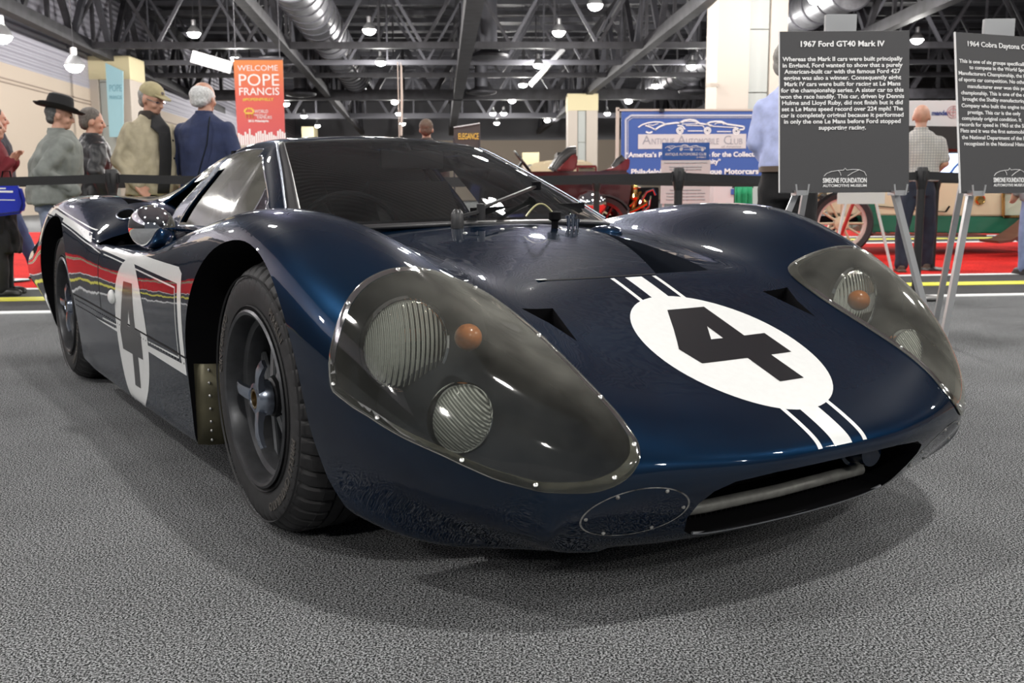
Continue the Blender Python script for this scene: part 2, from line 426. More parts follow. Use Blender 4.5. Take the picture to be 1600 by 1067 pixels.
_me = bpy.data.meshes.new('body_skin'); bm.to_mesh(_me); bm.free()
body = bpy.data.objects.new('body_shell', _me); COL.objects.link(body)
_me.materials.append(M['paint'])

def boolean(target, cutter_bm, cutter_mat, op='DIFFERENCE', tri=False):
    if tri: bmesh.ops.triangulate(cutter_bm, faces=cutter_bm.faces)
    bmesh.ops.recalc_face_normals(cutter_bm, faces=cutter_bm.faces)
    me = bpy.data.meshes.new('cutter'); cutter_bm.to_mesh(me); cutter_bm.free()
    me.materials.append(cutter_mat)
    c = bpy.data.objects.new('cutter', me); COL.objects.link(c)
    md = target.modifiers.new('b', 'BOOLEAN'); md.object = c; md.operation = op; md.solver = 'EXACT'
    try: md.material_mode = 'TRANSFER'
    except Exception: pass
    dg = bpy.context.evaluated_depsgraph_get(); dg.update()
    n = bpy.data.meshes.new_from_object(target.evaluated_get(dg))
    target.modifiers.clear(); target.data = n
    bpy.data.objects.remove(c, do_unlink=True)

# --- headlamp cover outline (right side, y negative), on the bodywork
COV = [(.482,-.856,.426),(.475,-.856,.472),(.474,-.847,.514),(.467,-.831,.551),(.456,-.811,.581),(.446,-.784,.607),(.439,-.757,.623),(.434,-.728,.634),(.430,-.702,.639),(.426,-.668,.640),(.416,-.622,.635),
       (.402,-.566,.622),(.395,-.520,.606),(.402,-.486,.590),(.434,-.464,.570),(.477,-.455,.551),(.521,-.449,.532),(.563,-.445,.513),(.613,-.445,.493),(.663,-.447,.473),(.713,-.448,.451),(.758,-.449,.430),(.800,-.449,.410),
       (.838,-.448,.389),(.862,-.447,.373),(.882,-.446,.357),(.896,-.447,.345),(.906,-.452,.332),(.913,-.458,.321),(.916,-.467,.310),(.915,-.481,.296),(.909,-.500,.283),(.899,-.524,.274),(.887,-.547,.269),(.868,-.578,.268),
       (.847,-.611,.270),(.829,-.635,.276),(.810,-.658,.283),(.794,-.678,.290),(.778,-.697,.299),(.750,-.725,.314),(.721,-.751,.330),(.690,-.773,.342),(.656,-.793,.354),(.619,-.811,.368),(.579,-.827,.384),(.545,-.839,.395),(.515,-.847,.406),(.495,-.853,.415)]
def on_skin(p, n):
    p = Vector(p); n = Vector(n).normalized()
    h = SKIN.ray_cast(p + n * 0.25, -n, 0.6)
    return h[0] if h[0] is not None else p
def cov_pts(side):
    n = Vector((.52, .52 * side, .68)).normalized()
    P = [Vector((x, y * -side, z)) for x, y, z in COV]
    if side > 0: P = P[::-1]
    P = [on_skin(q, n) for q in P]
    # round the outline with a closed Catmull-Rom
    out = []
    m = len(P)
    for i in range(m):
        a, b, c, d = P[i - 1], P[i], P[(i + 1) % m], P[(i + 2) % m]
        for t in (0, .5):
            out.append(0.5 * ((2 * b) + (c - a) * t + (2 * a - 5 * b + 4 * c - d) * t * t + (3 * b - a - 3 * c + d) * t ** 3))
    return n, out
covers = []
for side in (-1, 1):
    n, P = cov_pts(side)
    # skin patch of the cover
    cp = bpy.data.objects.new('cover_src', body.data.copy() if side == -1 else cover_src_mesh.copy()); COL.objects.link(cp)
    if side == -1: cover_src_mesh = body.data.copy()
    cb = bmesh.new(); prism(cb, P, n * 0.12, [-n * 0.06 for _ in P])
    boolean(cp, cb, M['black'], 'INTERSECT')
    covers.append((side, n, P, cp))
for side, n, P, cp in covers:
    # pocket under the cover: the outline pulled in a little, deep at the back, shallow at the tip
    cen = sum(P, Vector()) / len(P)
    Q = [cen + (p - cen) * 0.945 for p in P][::2]
    depth = [-n * (0.035 + 0.115 * max(0, min(1, (0.84 - p.x) / 0.34)) ** 0.8) for p in Q]
    cb = bmesh.new()
    k = len(Q)
    rings = []
    for off, sc in (('o', 1.0), (0.0, 1.0), (0.45, .97), (1.0, .88)):
        ring = []
        for i, p in enumerate(Q):
            q = cen + (p - cen) * sc
            o = n * 0.1 if off == 'o' else depth[i] * off
            ring.append(cb.verts.new(q + o))
        rings.append(ring)
    for a, b in zip(rings, rings[1:]):
        for i in range(k): cb.faces.new([a[i], a[(i + 1) % k], b[(i + 1) % k], b[i]])
    cb.faces.new(rings[0])
    for sc, dd in ((.6, 1.0), (.3, 1.0)):
        ring = []
        for i, p in enumerate(Q):
            q = cen + (p - cen) * .88 * sc
            t = max(0, min(1, (0.84 - q.x) / 0.34)) ** 0.8
            ring.append(cb.verts.new(q - n * (0.035 + 0.115 * t)))
        b = rings[-1]
        for i in range(k): cb.faces.new([b[i], b[(i + 1) % k], ring[(i + 1) % k], ring[i]])
        rings.append(ring)
    cv = cb.verts.new(cen - n * (0.035 + 0.115 * max(0, min(1, (0.84 - cen.x) / 0.34)) ** 0.8))
    b = rings[-1]
    for i in range(k): cb.faces.new([b[i], b[(i + 1) % k], cv])
    boolean(body, cb, M['inner_dark'], tri=True)

def arch(cx, rf, rb, zt, zc, side, y0, y1, mat_, front=False):
    cb = bmesh.new(); poly = []
    for t in np.linspace(0, PI, 33):
        r = rf if t < PI / 2 else rb
        poly.append((cx + r * math.cos(t), y0 * side, zc + (zt - zc) * math.sin(t)))
    poly += [(cx - rb, y0 * side, -.1)] + ([(.52, y0 * side, -.1), (.52, y0 * side, .095), (.455, y0 * side, .128), (.415, y0 * side, .165), (.392, y0 * side, .22)] if front else [(cx + rf, y0 * side, -.1)])
    prism(cb, poly, (0, 0, 0), (0, (y1 - y0) * side, 0))
    boolean(body, cb, mat_)
for s in (-1, 1):
    arch(0.0, .385, .425, .688, .335, s, .60, 1.1, M['black'], True)
    arch(-2.413, .385, .395, .705, .345, s, .56, 1.1, M['black'])
# mouth
cb = bmesh.new()
prof = [(-.290,.1365),(-.312,.150),(-.328,.185),(-.326,.220),(-.308,.246),(-.27,.262),(-.18,.270),(0,.272),(.18,.270),(.27,.262),(.308,.246),(.326,.220),(.328,.185),(.312,.150),(.290,.1365),(0,.1345)]
prism(cb, [(0.66, y, z) for y, z in prof], (0, 0, 0.0), (.5, 0, 0))
boolean(body, cb, M['black'])
# radiator exit recess behind the nose panel
cb = bmesh.new()
top = [(.330,.075,.70),(.330,.268,.70),(-.12,.268,.80)]
bot = [(.330,.095,.44),(.330,.262,.44),(-.12,.262,.655)]
A = [cb.verts.new(p) for p in top]; B = [cb.verts.new(p) for p in bot]
cb.faces.new(A); cb.faces.new(B[::-1])
for i in range(3): cb.faces.new([A[i], B[i], B[(i + 1) % 3], A[(i + 1) % 3]])
bmesh.ops.triangulate(cb, faces=cb.faces)
boolean(body, cb, M['inner_dark'])  # shade inside the recess is put into this darker colour
# nose side slots
for s in (-1, 1):
    cb = bmesh.new()
    P = [Vector((.49,.424 * s,.55)), Vector((.484,.322 * s,.545)), Vector((.618,.362 * s,.50))]
    a = [cb.verts.new(p + Vector((0, 0, .08))) for p in P]
    b = [cb.verts.new(Vector((.44,.40 * s,.46))), cb.verts.new(Vector((.44,.33 * s,.46))), cb.verts.new(Vector((.60,.363 * s,.482)))]
    cb.faces.new(a); cb.faces.new(b[::-1])
    for i in range(3): cb.faces.new([a[i], b[i], b[(i + 1) % 3], a[(i + 1) % 3]])
    boolean(body, cb, M['black'])
# cockpit tub
cb = bmesh.new(); 
prism(cb, [(-.46,-.50,.2),(-.46,.50,.2),(-.75,.60,.2),(-1.50,.58,.2),(-1.50,-.58,.2),(-.75,-.60,.2)], (0, 0, 0), (0, 0, .8))
boolean(body, cb, M['black'])
# engine bay
cb = bmesh.new()
prism(cb, [(-1.56,-.56,.3),(-1.56,.56,.3),(-2.0,.50,.3),(-2.6,.36,.3),(-2.6,-.36,.3),(-2.0,-.50,.3)], (0, 0, 0), (0, 0, .7))
boolean(body, cb, M['black'])
# side intake scoops behind the doors, and rear deck ducts
for s in (-1, 1):
    cb = bmesh.new()
    prism(cb, [(-1.64,.62 * s,.612),(-1.64,.862 * s,.607),(-1.64,.866 * s,.618),(-1.64,.80 * s,.640),(-1.64,.72 * s,.660),(-1.64,.625 * s,.668)], (0.06, 0, 0), (-.25, 0, -0.01))
    boolean(body, cb, M['black'])
    cb = bmesh.new(); lathe(cb, [(.030, 0.6), (.030, 1.0)], 24, 'z', (-1.82, .72 * s, 0))
    for v in cb.verts: v.co.x = -1.82 + (v.co.x + 1.82) * 1.5
    boolean(body, cb, M['black'])
    cb = bmesh.new()
    prism(cb, [(-1.93,.60 * s,.69),(-1.93,.685 * s,.69),(-2.10,.675 * s,.69)], (0, 0, 0), (0, 0, .2))
    boolean(body, cb, M['black'])
finish(body.data, [], True, 28)
BODY_BVH = None
def make_bvh():
    b = bmesh.new(); b.from_mesh(body.data); t = BVHTree.FromBMesh(b); b.free(); return t
BODY_BVH = make_bvh()

# split the shell along its panel gaps into real parts
PARTS = {}
def panel_of(c, y):
    x, z = c.x, c.z
    a = abs(c.y)
    seam = 0.362 + 0.030 * max(0, (-0.45 - x)) / 1.1
    if a > 0.60 and -2.02 < x < -0.415:
        if z < seam and a > 0.60: return 'sill_panel'
        if -1.51 < x < -0.45 and a > 0.60: return 'door'
    if x < -1.51: return 'rear_clamshell'
    return 'front_clamshell'
def split_body():
    bm = bmesh.new(); bm.from_mesh(body.data)
    def bis(co, no, test):
        fs = [f for f in bm.faces if test(f.calc_center_median())]
        g = list(set([e for f in fs for e in f.edges] + [v for f in fs for v in f.verts] + fs))
        bmesh.ops.bisect_plane(bm, geom=g, plane_co=co, plane_no=no, dist=1e-5)
    sidef = lambda c: abs(c.y) > .60 and -2.1 < c.x < -.35
    bis((-.45, 0, .362), Vector((.030 / 1.1, 0, 1)).normalized(), lambda c: sidef(c) and c.z < .5)
    bis((-1.51, 0, 0), (1, 0, 0), lambda c: True)
    bis((-.45, 0, 0), (1, 0, 0), lambda c: sidef(c))
    bis((0, .60, 0), (0, 1, 0), lambda c: c.y > .5 and -2.1 < c.x < -.35)
    bis((0, -.60, 0), (0, 1, 0), lambda c: c.y < -.5 and -2.1 < c.x < -.35)
    key = {}
    for f in bm.faces:
        c = f.calc_center_median(); k = panel_of(c, c.y)
        if k in ('sill_panel', 'door'): k += '_r' if c.y < 0 else '_l'
        key.setdefault(k, []).append(f.index)
    bm.faces.ensure_lookup_table()
    tmp = bpy.data.meshes.new('t'); bm.to_mesh(tmp); bm.free()
    for mm in body.data.materials: tmp.materials.append(mm)
    for k, idx in key.items():
        b2 = bmesh.new(); b2.from_mesh(tmp); b2.faces.ensure_lookup_table()
        keep = set(idx)
        bmesh.ops.delete(b2, geom=[f for f in b2.faces if f.index not in keep], context='FACES')
        me = bpy.data.meshes.new(k); b2.to_mesh(me); b2.free()
        for mm in body.data.materials: me.materials.append(mm)
        name = k.replace('_r', '').replace('_l', '') if k[-2:] in ('_r', '_l') else k
        PARTS[k] = link(name, me, CAR)
split_body()
bpy.data.objects.remove(body, do_unlink=True)
# ------------------------------------------------------------------ the hall
def carpet(name, dark, light, scale, bumpd=.004):
    m = bpy.data.materials.new(name); m.use_nodes = True
    nt = m.node_tree; b = nt.nodes['Principled BSDF']; b.inputs['Roughness'].default_value = 1.0; b.inputs['Specular IOR Level'].default_value = .1
    tc = nt.nodes.new('ShaderNodeTexCoord')
    n = nt.nodes.new('ShaderNodeTexNoise'); n.inputs['Scale'].default_value = scale; n.inputs['Detail'].default_value = 3; n.inputs['Roughness'].default_value = .7
    n3 = nt.nodes.new('ShaderNodeTexNoise'); n3.inputs['Scale'].default_value = 1.6; n3.inputs['Detail'].default_value = 6
    nt.links.new(tc.outputs['Object'], n.inputs['Vector']); nt.links.new(tc.outputs['Object'], n3.inputs['Vector'])
    r = nt.nodes.new('ShaderNodeValToRGB')
    r.color_ramp.elements[0].position = .47; r.color_ramp.elements[1].position = .585
    r.color_ramp.elements[0].color = (*dark, 1); r.color_ramp.elements[1].color = (*light, 1)
    nt.links.new(n.outputs['Fac'], r.inputs['Fac'])
    mx = nt.nodes.new('ShaderNodeMix'); mx.data_type = 'RGBA'; mx.blend_type = 'MULTIPLY'; mx.inputs[0].default_value = 1
    r2 = nt.nodes.new('ShaderNodeValToRGB'); r2.color_ramp.elements[0].color = (.72, .72, .72, 1); r2.color_ramp.elements[1].color = (1, 1, 1, 1)
    r2.color_ramp.elements[0].position = .3; r2.color_ramp.elements[1].position = .6
    nt.links.new(n3.outputs['Fac'], r2.inputs['Fac'])
    nt.links.new(r.outputs['Color'], mx.inputs[6]); nt.links.new(r2.outputs['Color'], mx.inputs[7])
    nt.links.new(mx.outputs[2], b.inputs['Base Color'])
    bp = nt.nodes.new('ShaderNodeBump'); bp.inputs['Strength'].default_value = 1.0; bp.inputs['Distance'].default_value = bumpd
    bp.inputs['Strength'].default_value = .15; nt.links.new(n.outputs['Fac'], bp.inputs['Height']); nt.links.new(bp.outputs['Normal'], b.inputs['Normal'])
    return m
M['carpet'] = carpet('grey_speckled_carpet', (.010, .011, .012), (.42, .43, .44), 240, .002)
M['red_carpet'] = carpet('red_carpet', (.52, .012, .010), (.78, .035, .028), 60)
M['lane'] = mat('black_aisle_carpet', (.028, .028, .030), rough=.95, noise=(40, .7, 1.3))
M['line_w'] = mat('white_tape', (.75, .76, .76), rough=.7)
M['line_y'] = mat('yellow_tape', (.78, .74, .06), rough=.7)
M['beige'] = mat('beige_wall_panel', (.56, .47, .38), rough=.75)
M['beige2'] = mat('pale_column_cladding', (.52, .46, .40), rough=.7)
M['greyp'] = mat('grey_green_panel', (.42, .44, .42), rough=.6)
M['cream_top'] = mat('cream_column_cap', (.66, .58, .36), rough=.7)
M['steel'] = mat('dark_roof_steel', (.030, .029, .034), rough=.6, metal=.2, noise=(2, .6, 1.5))
M['steel_l'] = mat('grey_roof_steel', (.085, .085, .098), rough=.55, metal=.3)
M['duct'] = mat('galvanised_duct', (.30, .30, .32), rough=.38, metal=.8, noise=(3, .7, 1.2))
M['lampglow'] = mat('lamp_lens', (1, 1, 1), emit=(1.0, .96, .90), estr=70.0)
M['alu_l'] = mat('brushed_aluminium', (.62, .63, .64), rough=.35, metal=.75)

LD = Vector((.9928, .1199, 0)); LN = Vector((-.1199, .9928, 0)); L0 = Vector((0, 7.108, 0))   # painted lane direction
def strip(name, o0, o1, z, m, x0=-34, x1=60, kind='structure', **k):
    b = bmesh.new(); P = [L0 + LD * x0 + LN * o0, L0 + LD * x1 + LN * o0, L0 + LD * x1 + LN * o1, L0 + LD * x0 + LN * o1]
    prism(b, P, (0, 0, z), (0, 0, z - .02)); return obj(name, b, m, None, smooth=False, kind=kind, **k)
b = bmesh.new(); prism(b, [(-30, -14, 0), (60, -14, 0), (60, 125, 0), (-30, 125, 0)], (0, 0, 0), (0, 0, -.15)); FLOOR = obj('floor', b, M['carpet'], smooth=False, kind='structure')
FLOOR['label'] = 'grey speckled exhibition carpet under the race car'
strip('floor', .10, 1.82, .004, M['lane'])
strip('trim_1', 0, .14, .006, M['line_w']); strip('trim_2', .84, 1.12, .008, M['line_y']); strip('trim_3', 1.80, 1.95, .006, M['line_w'])
strip('floor', 1.95, 7.6, .004, M['red_carpet'])
strip('trim_4', 7.6, 7.9, .006, M['line_w']); strip('floor', 7.9, 9.9, .004, M['lane']); strip('trim_5', 8.7, 9.1, .008, M['line_y']); strip('trim_6', 9.7, 10.0, .007, M['line_w'])
strip('floor', 10.2, 16, .004, M['red_carpet'])

# walls
def wallX(Y): return -16.8 - .075 * Y
def wall_mat(name, base, rows, depth, hor=True):
    m = mat(name, base, rough=.55, metal=.1)
    nt = m.node_tree; bs = nt.nodes['Principled BSDF']; tc = nt.nodes.new('ShaderNodeTexCoord')
    w = nt.nodes.new('ShaderNodeTexWave'); w.bands_direction = 'Z' if hor else 'Y'; w.inputs['Scale'].default_value = rows; w.wave_profile = 'SIN'
    bp = nt.nodes.new('ShaderNodeBump'); bp.inputs['Distance'].default_value = depth; bp.inputs['Strength'].default_value = 1
    nt.links.new(tc.outputs['Object'], w.inputs['Vector']); nt.links.new(w.outputs['Fac'], bp.inputs['Height']); nt.links.new(bp.outputs['Normal'], bs.inputs['Normal'])
    return m
M['corr'] = wall_mat('corrugated_grey_cladding', (.42, .41, .47), 1.1, .05)
M['deck'] = wall_mat('roof_decking', (.035, .035, .042), 1.0, .06, False)
def quadwall(name, x0, y0, x1, y1, z0, z1, m, t=.3, **k):
    b = bmesh.new(); a = Vector((x0, y0, 0)); c = Vector((x1, y1, 0)); n = (c - a).cross(Vector((0, 0, 1))).normalized() * t
    prism(b, [a + Vector((0, 0, z0)), c + Vector((0, 0, z0)), c + Vector((0, 0, z1)), a + Vector((0, 0, z1))], (0, 0, 0), -n); return obj(name, b, m, None, smooth=False, kind='structure', **k)
quadwall('wall_left', wallX(28), 28, wallX(123), 123, 0, 5.95, M['beige'])
M['refl_wall'] = mat('dark_reflection_wall', (.012, .012, .014), rough=.8)  # unseen wall stretch, added dark so the car flank reflects little light
quadwall('wall_left', wallX(-14), -14, wallX(28), 28, 0, 5.95, M['refl_wall'])
quadwall('wall_left', wallX(-14), -14, wallX(123), 123, 5.95, 12.2, M['corr'])
quadwall('wall_back', wallX(123), 123, 60, 123, 0, 7.2, M['beige'])
quadwall('wall_back', wallX(123), 123, 60, 123, 7.2, 12.2, mat('grey_back_wall', (.24, .24, .26), rough=.6))
quadwall('wall_right', 60, 125, 60, -14, 0, 12.2, M['beige'])
b = bmesh.new(); prism(b, [(-30, -14, 12.2), (60, -14, 12.2), (60, 125, 12.2), (-30, 125, 12.2)], (0, 0, 0), (0, 0, .2)); CEIL = obj('ceiling', b, M['deck'], smooth=False, kind='structure')
# seams of the wall panels
for zz in (5.2, 5.35):
    b = bmesh.new(); bar(b, (wallX(20) + .03, 20, zz), (wallX(122) + .03, 122, zz), .03, .05); obj('trim_7' if zz < 5.3 else 'trim_8', b, mat('wall_seam', (.35, .28, .23), rough=.8), kind='structure')
me_j = None
for i in range(34):
    if me_j is None:
        b = bmesh.new(); bar(b, (-28, 0, 0), (58, 0, 0), .14, .30); o = obj('roof_joist', b, M['steel_l'], CEIL, smooth=False); me_j = o.data; o.location = (0, 20, 11.6)
    else:
        o = link('roof_joist', me_j, CEIL); o.location = (0, 20 + i * 3.0, 11.6)

# trusses
def truss(name, a, b_, h, w, bays, label, group, m=None, low=None):
    t = empty(name, a, label=label, cat='roof truss', group=group)
    a = Vector(a); b_ = Vector(b_); d = b_ - a
    m = m or M['steel']
    q = bmesh.new(); bar(q, (0, 0, 0), d, w, w * 1.1); obj('bottom_chord', q, m, t, smooth=False)
    q = bmesh.new(); bar(q, (0, 0, h), d + Vector((0, 0, h)), w, w); obj('top_chord', q, m, t, smooth=False)
    for i in range(bays):
        p = d * (i / bays); r = d * ((i + 1) / bays); mid = (p + r) / 2
        q = bmesh.new(); bar(q, p, mid + Vector((0, 0, h)), w * .55); bar(q, mid + Vector((0, 0, h)), r, w * .55); obj('web_brace', q, M['steel_l'] if i % 2 else m, t, smooth=False)
        q = bmesh.new(); bar(q, mid, mid + Vector((0, 0, h)), w * .35); obj('web_post', q, m, t, smooth=False)
    return t
def z75(x, y): return pxz(x, y, 7.5)
def along(pa, pb, Y0, Y1):
    a, b_ = z75(*pa), z75(*pb); d = (b_ - a); d.z = 0
    f = lambda Y: a + d * ((Y - a.y) / d.y)
    A, B = f(Y0), f(Y1); A.z = B.z = 7.5
    return A, B
longs = [((0, 5), (300, 150), .45, 'against the left wall'), ((400, 20), (560, 200), .40, 'between the left duct and the red banner'),
         ((740, 0), (705, 210), .62, 'running away over the roof of the race car'), ((1100, 0), (830, 215), .42, 'slanting down towards the small far column'),
         ((1500, -12), (1160, 142), .42, 'behind the two black placards')]
for pa, pb, w, wh in longs:
    A, B = along(pa, pb, 26, 112)
    truss('long_truss', A, B, 3.4, w, 14, 'dark steel lengthwise roof truss ' + wh, 'lengthwise roof trusses')
for Y, w, m, wh in ((46.5, .26, None, 'nearest the camera'), (52.5, .22, 'steel_l', 'second from the camera, thin and grey'), (58, .24, None, 'third from the camera'), (69.5, .62, None, 'with the thick dark lower beam'), (88, .4, 'steel_l', 'furthest from the camera')):
    truss('cross_truss', (wallX(Y) + .3, Y, 7.5), (44, Y + 2, 7.5), 3.4, w, 16, 'crosswise roof truss ' + wh, 'crosswise roof trusses', M[m] if m else None)

# ducts
def duct(pa, pb, r, label, z=8.6, ribs=26):
    t = empty('air_duct', (0, 0, 0), label=label, cat='duct', group='round air ducts')
    a, b_ = pxz(*pa, z), pxz(*pb, z); t.location = a; d = b_ - a
    q = bmesh.new(); tube(q, [(0, 0, 0), d], r, 28); obj('duct_pipe', q, M['duct'], t)
    rib = None
    R = d.normalized().to_track_quat('Z', 'Y').to_euler()
    for i in range(ribs):
        if rib is None:
            q = bmesh.new(); lathe(q, [(r, -.05), (r + .05, -.05), (r + .05, .05), (r, .05)], 28, closed=True); o = obj('duct_band', q, M['steel_l'], t); rib = o.data
        else: o = link('duct_band', rib, t)
        o.location = d * (i / ribs); o.rotation_euler = R
duct((452, -40), (566, 138), .95, 'big galvanised round duct running away left of the bright lamps')
duct((1330, -20), (1010, 143), .85, 'galvanised round duct behind the cream column')
def diffuser(x, y, Y, hh, label):
    p = px(x, y, Y); t = empty('air_diffuser', p, label=label, cat='diffuser', group='drop diffusers under the roof')
    q = bmesh.new(); tube(q, [(0, 0, .1), (0, 0, 12.2 - p.z)], .42, 20); obj('drop_pipe', q, M['steel_l'], t)
    q = bmesh.new(); lathe(q, [(.3, -.25), (.95, -.12), (1.0, 0), (.5, .2), (.42, .3)], 28); obj('diffuser_cone', q, M['steel'], t)
diffuser(752, 143, 66, 4, 'round drop diffuser lowest, right of the central truss')
diffuser(764, 86, 52, 4, 'round drop diffuser higher, right of the central truss')
diffuser(1084, 142, 66, 3, 'round drop diffuser just left of the large column')
diffuser(432, 92, 52, 4, 'round drop diffuser above the orange banner')
diffuser(470, 146, 66, 3, 'round drop diffuser right of the orange banner')

# columns
def column(name, x0, x1, Y, ztop, label, cap=True, depth=2.0, panel=(.35, .68), panel_top=None):
    a = px(x0, 300, Y).x; c = px(x1, 300, Y).x; w = c - a
    t = empty(name, ((a + c) / 2, Y, 0), label=label, cat='column', group='clad columns')
    q = bmesh.new(); pl, pr = a + w * panel[0], a + w * panel[1]; cx = (a + c) / 2
    zt = ztop
    box(q, ((a + pl) / 2 - cx, depth / 2, zt / 2), (pl - a, depth, zt)); box(q, ((pr + c) / 2 - cx, depth / 2, zt / 2), (c - pr, depth, zt)); box(q, ((pl + pr) / 2 - cx, depth / 2 + .35, zt / 2), (pr - pl, depth - .4, zt))
    obj('cladding', q, M['beige2'], t, smooth=False)
    pt = panel_top or zt - .9
    zz = 0; step = 2.1
    while zz < pt - .1:
        q = bmesh.new(); hh = min(step, pt - zz) - .03; box(q, ((pl + pr) / 2 - cx, .22, zz + hh / 2), (pr - pl - .06, .12, hh)); obj('grey_panel', q, M['greyp'], t, smooth=False); zz += step
    if cap:
        q = bmesh.new(); box(q, (0, depth / 2, zt - .55), (w + .06, depth + .06, 1.1)); obj('cap', q, M['cream_top'], t, smooth=False)
    return t
column('column', 137, 213, 50, 7.5, 'pale clad column with a blue banner, near the left wall')
column('column', 887, 933, 68, 7.35, 'pale clad column with cream cap, small and far behind the dark red antique car', panel=(.32, .62))
c = column('column', 1116, 1222, 35, 12.2, 'large pale clad column behind the man in the blue shirt', cap=False, panel=(.46, .76), panel_top=8.4)
column('column', 817, 842, 95, 4.6, 'tiny cream topped column in the far distance left of the red antique car')
column('column', 475, 493, 100, 7.4, 'tiny pale column in the far distance right of the orange banner')
q = bmesh.new(); a = pxz(1119, 133, 7); bar(q, px(1119, 133, 35), px(1106, 133, 34.6), .18, .12); o = obj('wall_lamp', q, M['beige2'], smooth=False); setp(o, 'small white fitting sticking out of the left side of the large column', 'fitting')

# lamps that hang in the picture, and the rest of the same grid overhead
LV = [(303,52),(116,103),(2,57),(577,47),(873,50),(595,97),(841,101),(817,132),(800,157),(787,177),(776,192),(617,159),(623,177),(629,193),(447,162),(475,181),(496,196),
      (1025,133),(982,158),(949,177),(1081,103),(1433,62),(1410,145),(369,91),(770,177),(930,8),(1275,-2),(855,188),(1190,60)]
lamp_proto = None
def lamp_at(p, label, group, light=True, e=430):
    global lamp_proto
    if lamp_proto is None:
        t = empty('high_bay_lamp', p)
        q = bmesh.new(); lathe(q, [(.27, .02), (.28, .0), (.23, .14), (.12, .28), (.09, .30), (.09, .52), (.0001, .54)], 20); obj('housing', q, M['alu_l'], t)
        q = bmesh.new(); sphere(q, (0, 0, 0), .25, (1, 1, .75), 16, 10); obj('lens', q, M['lampglow'], t)
        q = bmesh.new(); tube(q, [(0, 0, .5), (0, 0, 4.9)], .012, 6); obj('hanger', q, M['steel'], t)
        lamp_proto = t
    else:
        t = copy_tree(lamp_proto); t.location = p
    setp(t, label, 'lamp', group)
    if light:
        l = bpy.data.lights.new('lamp_light', 'POINT'); l.energy = e; l.shadow_soft_size = .17; l.color = (1, .97, .93)
        o = bpy.data.objects.new('lamp_light', l); COL.objects.link(o); o.parent = t; o.location = (0, 0, -.40)
near_of = ['above the man in the flat cap', 'on the left wall above the black hat', 'at the left edge of the picture', 'high above the windscreen, left of centre', 'high above the windscreen, right of centre']
ORD = ['first', 'second', 'third', 'fourth', 'fifth', 'sixth', 'seventh', 'eighth', 'ninth', 'tenth', 'eleventh', 'twelfth', 'thirteenth', 'fourteenth', 'fifteenth', 'sixteenth', 'seventeenth', 'eighteenth']
GRP = [[j for j in range(5, len(LV)) if LV[j][0] < 560], [j for j in range(5, len(LV)) if 560 <= LV[j][0] < 770], [j for j in range(5, len(LV)) if LV[j][0] >= 770]]
GN = ['beside the orange banner', 'above the middle of the car roof', 'right of the dark sign']
for i, (x, y) in enumerate(LV):
    p = pxz(x, y, 7.3) if y < 215 else px(x, y, 110)
    if p.y > 118: p = px(x, y, 112)
    if p.x < wallX(p.y) + 1.5: p = px(x, y, -(-16.8 + 1.6) / (.075 - p.x / p.y))
    if i < 5: lamp_at(p, 'glowing high bay lamp ' + near_of[i], None, e=420)
    else:
        gi = [k for k in range(3) if i in GRP[k]][0]; od = sorted(GRP[gi], key=lambda j: LV[j][0]).index(i)
        lamp_at(p, ORD[od] + ' high bay lamp from the left among those ' + GN[gi], 'far roof lamps ' + GN[gi], e=420)
for gx in (-13.3, -5.66, 1.97, 9.6, 17.2):
    for gy in (31, 21, 11, 1, -8):
        lamp_at(Vector((gx - .04 * gy, gy, 7.3)), 'high bay lamp hung over the show floor, out of the picture', 'overhead show floor lamps', e=430)
q = bmesh.new(); P0_, P1_ = px(300, 88, 44), px(361, 106, 44); bar(q, P0_, P1_, .16, .5); t = obj('roof_fixture', q, mat('pale_roof_fixture', (.75, .74, .76), rough=.5), smooth=False); setp(t, 'pale slanting strip fixture left of the orange banner', 'fixture')
q = bmesh.new(); bar(q, px(829, 133, 56), px(880, 78, 56), .9, .25); t = obj('roof_brace', q, M['alu_l'], smooth=False); setp(t, 'broad pale grey brace under the roof right of centre', 'brace')
# ------------------------------------------------------------------ decals laid on the bodywork
def decal(name, grid, m, parent=CAR, off=0.0007, flank=False):
    """grid: rows of (origin, direction) rays on the skin -> thin film following the surface"""
    V = []; F = []; nr, nc = len(grid), len(grid[0])
    for row in grid:
        for o, d in row:
            o = Vector(o); d = Vector(d).normalized()
            h = BODY_BVH.ray_cast(o, d, 1.5)
            if h[0] is None or (flank and abs(h[0].y) < flank): V.append(None); continue
            nn = h[1] if h[1].dot(d) < 0 else -h[1]
            V.append(h[0] + nn * off)
    for i in range(nr - 1):
        for j in range(nc - 1):
            a = i * nc + j; q = (a, a + 1, a + nc + 1, a + nc)
            if all(V[k] is not None for k in q): F.append(q)
    V = [v if v is not None else Vector((0, 0, .3)) for v in V]
    used = sorted(set(k for q in F for k in q)); mp = {k: i for i, k in enumerate(used)}
    return obj(name, ([V[k] for k in used], [tuple(mp[k] for k in q) for q in F]), m, parent, angle=60)
def quadgrid(a, b, c, d, step=0.012):
    """bilinear uv grid, corners a-b-c-d around"""
    a, b, c, d = [np.array(q, float) for q in (a, b, c, d)]
    nu = max(2, int(max(np.linalg.norm(b - a), np.linalg.norm(c - d)) / step) + 2)
    nv = max(2, int(max(np.linalg.norm(d - a), np.linalg.norm(c - b)) / step) + 2)
    return [[(a * (1 - u) + b * u) * (1 - v) + (d * (1 - u) + c * u) * v for u in np.linspace(0, 1, nu)] for v in np.linspace(0, 1, nv)]
n_e = Vector((.459, 0, -.187)).normalized(); n_n = Vector((.187, 0, .459)).normalized(); n_c = Vector((.6685, 0, .4515))
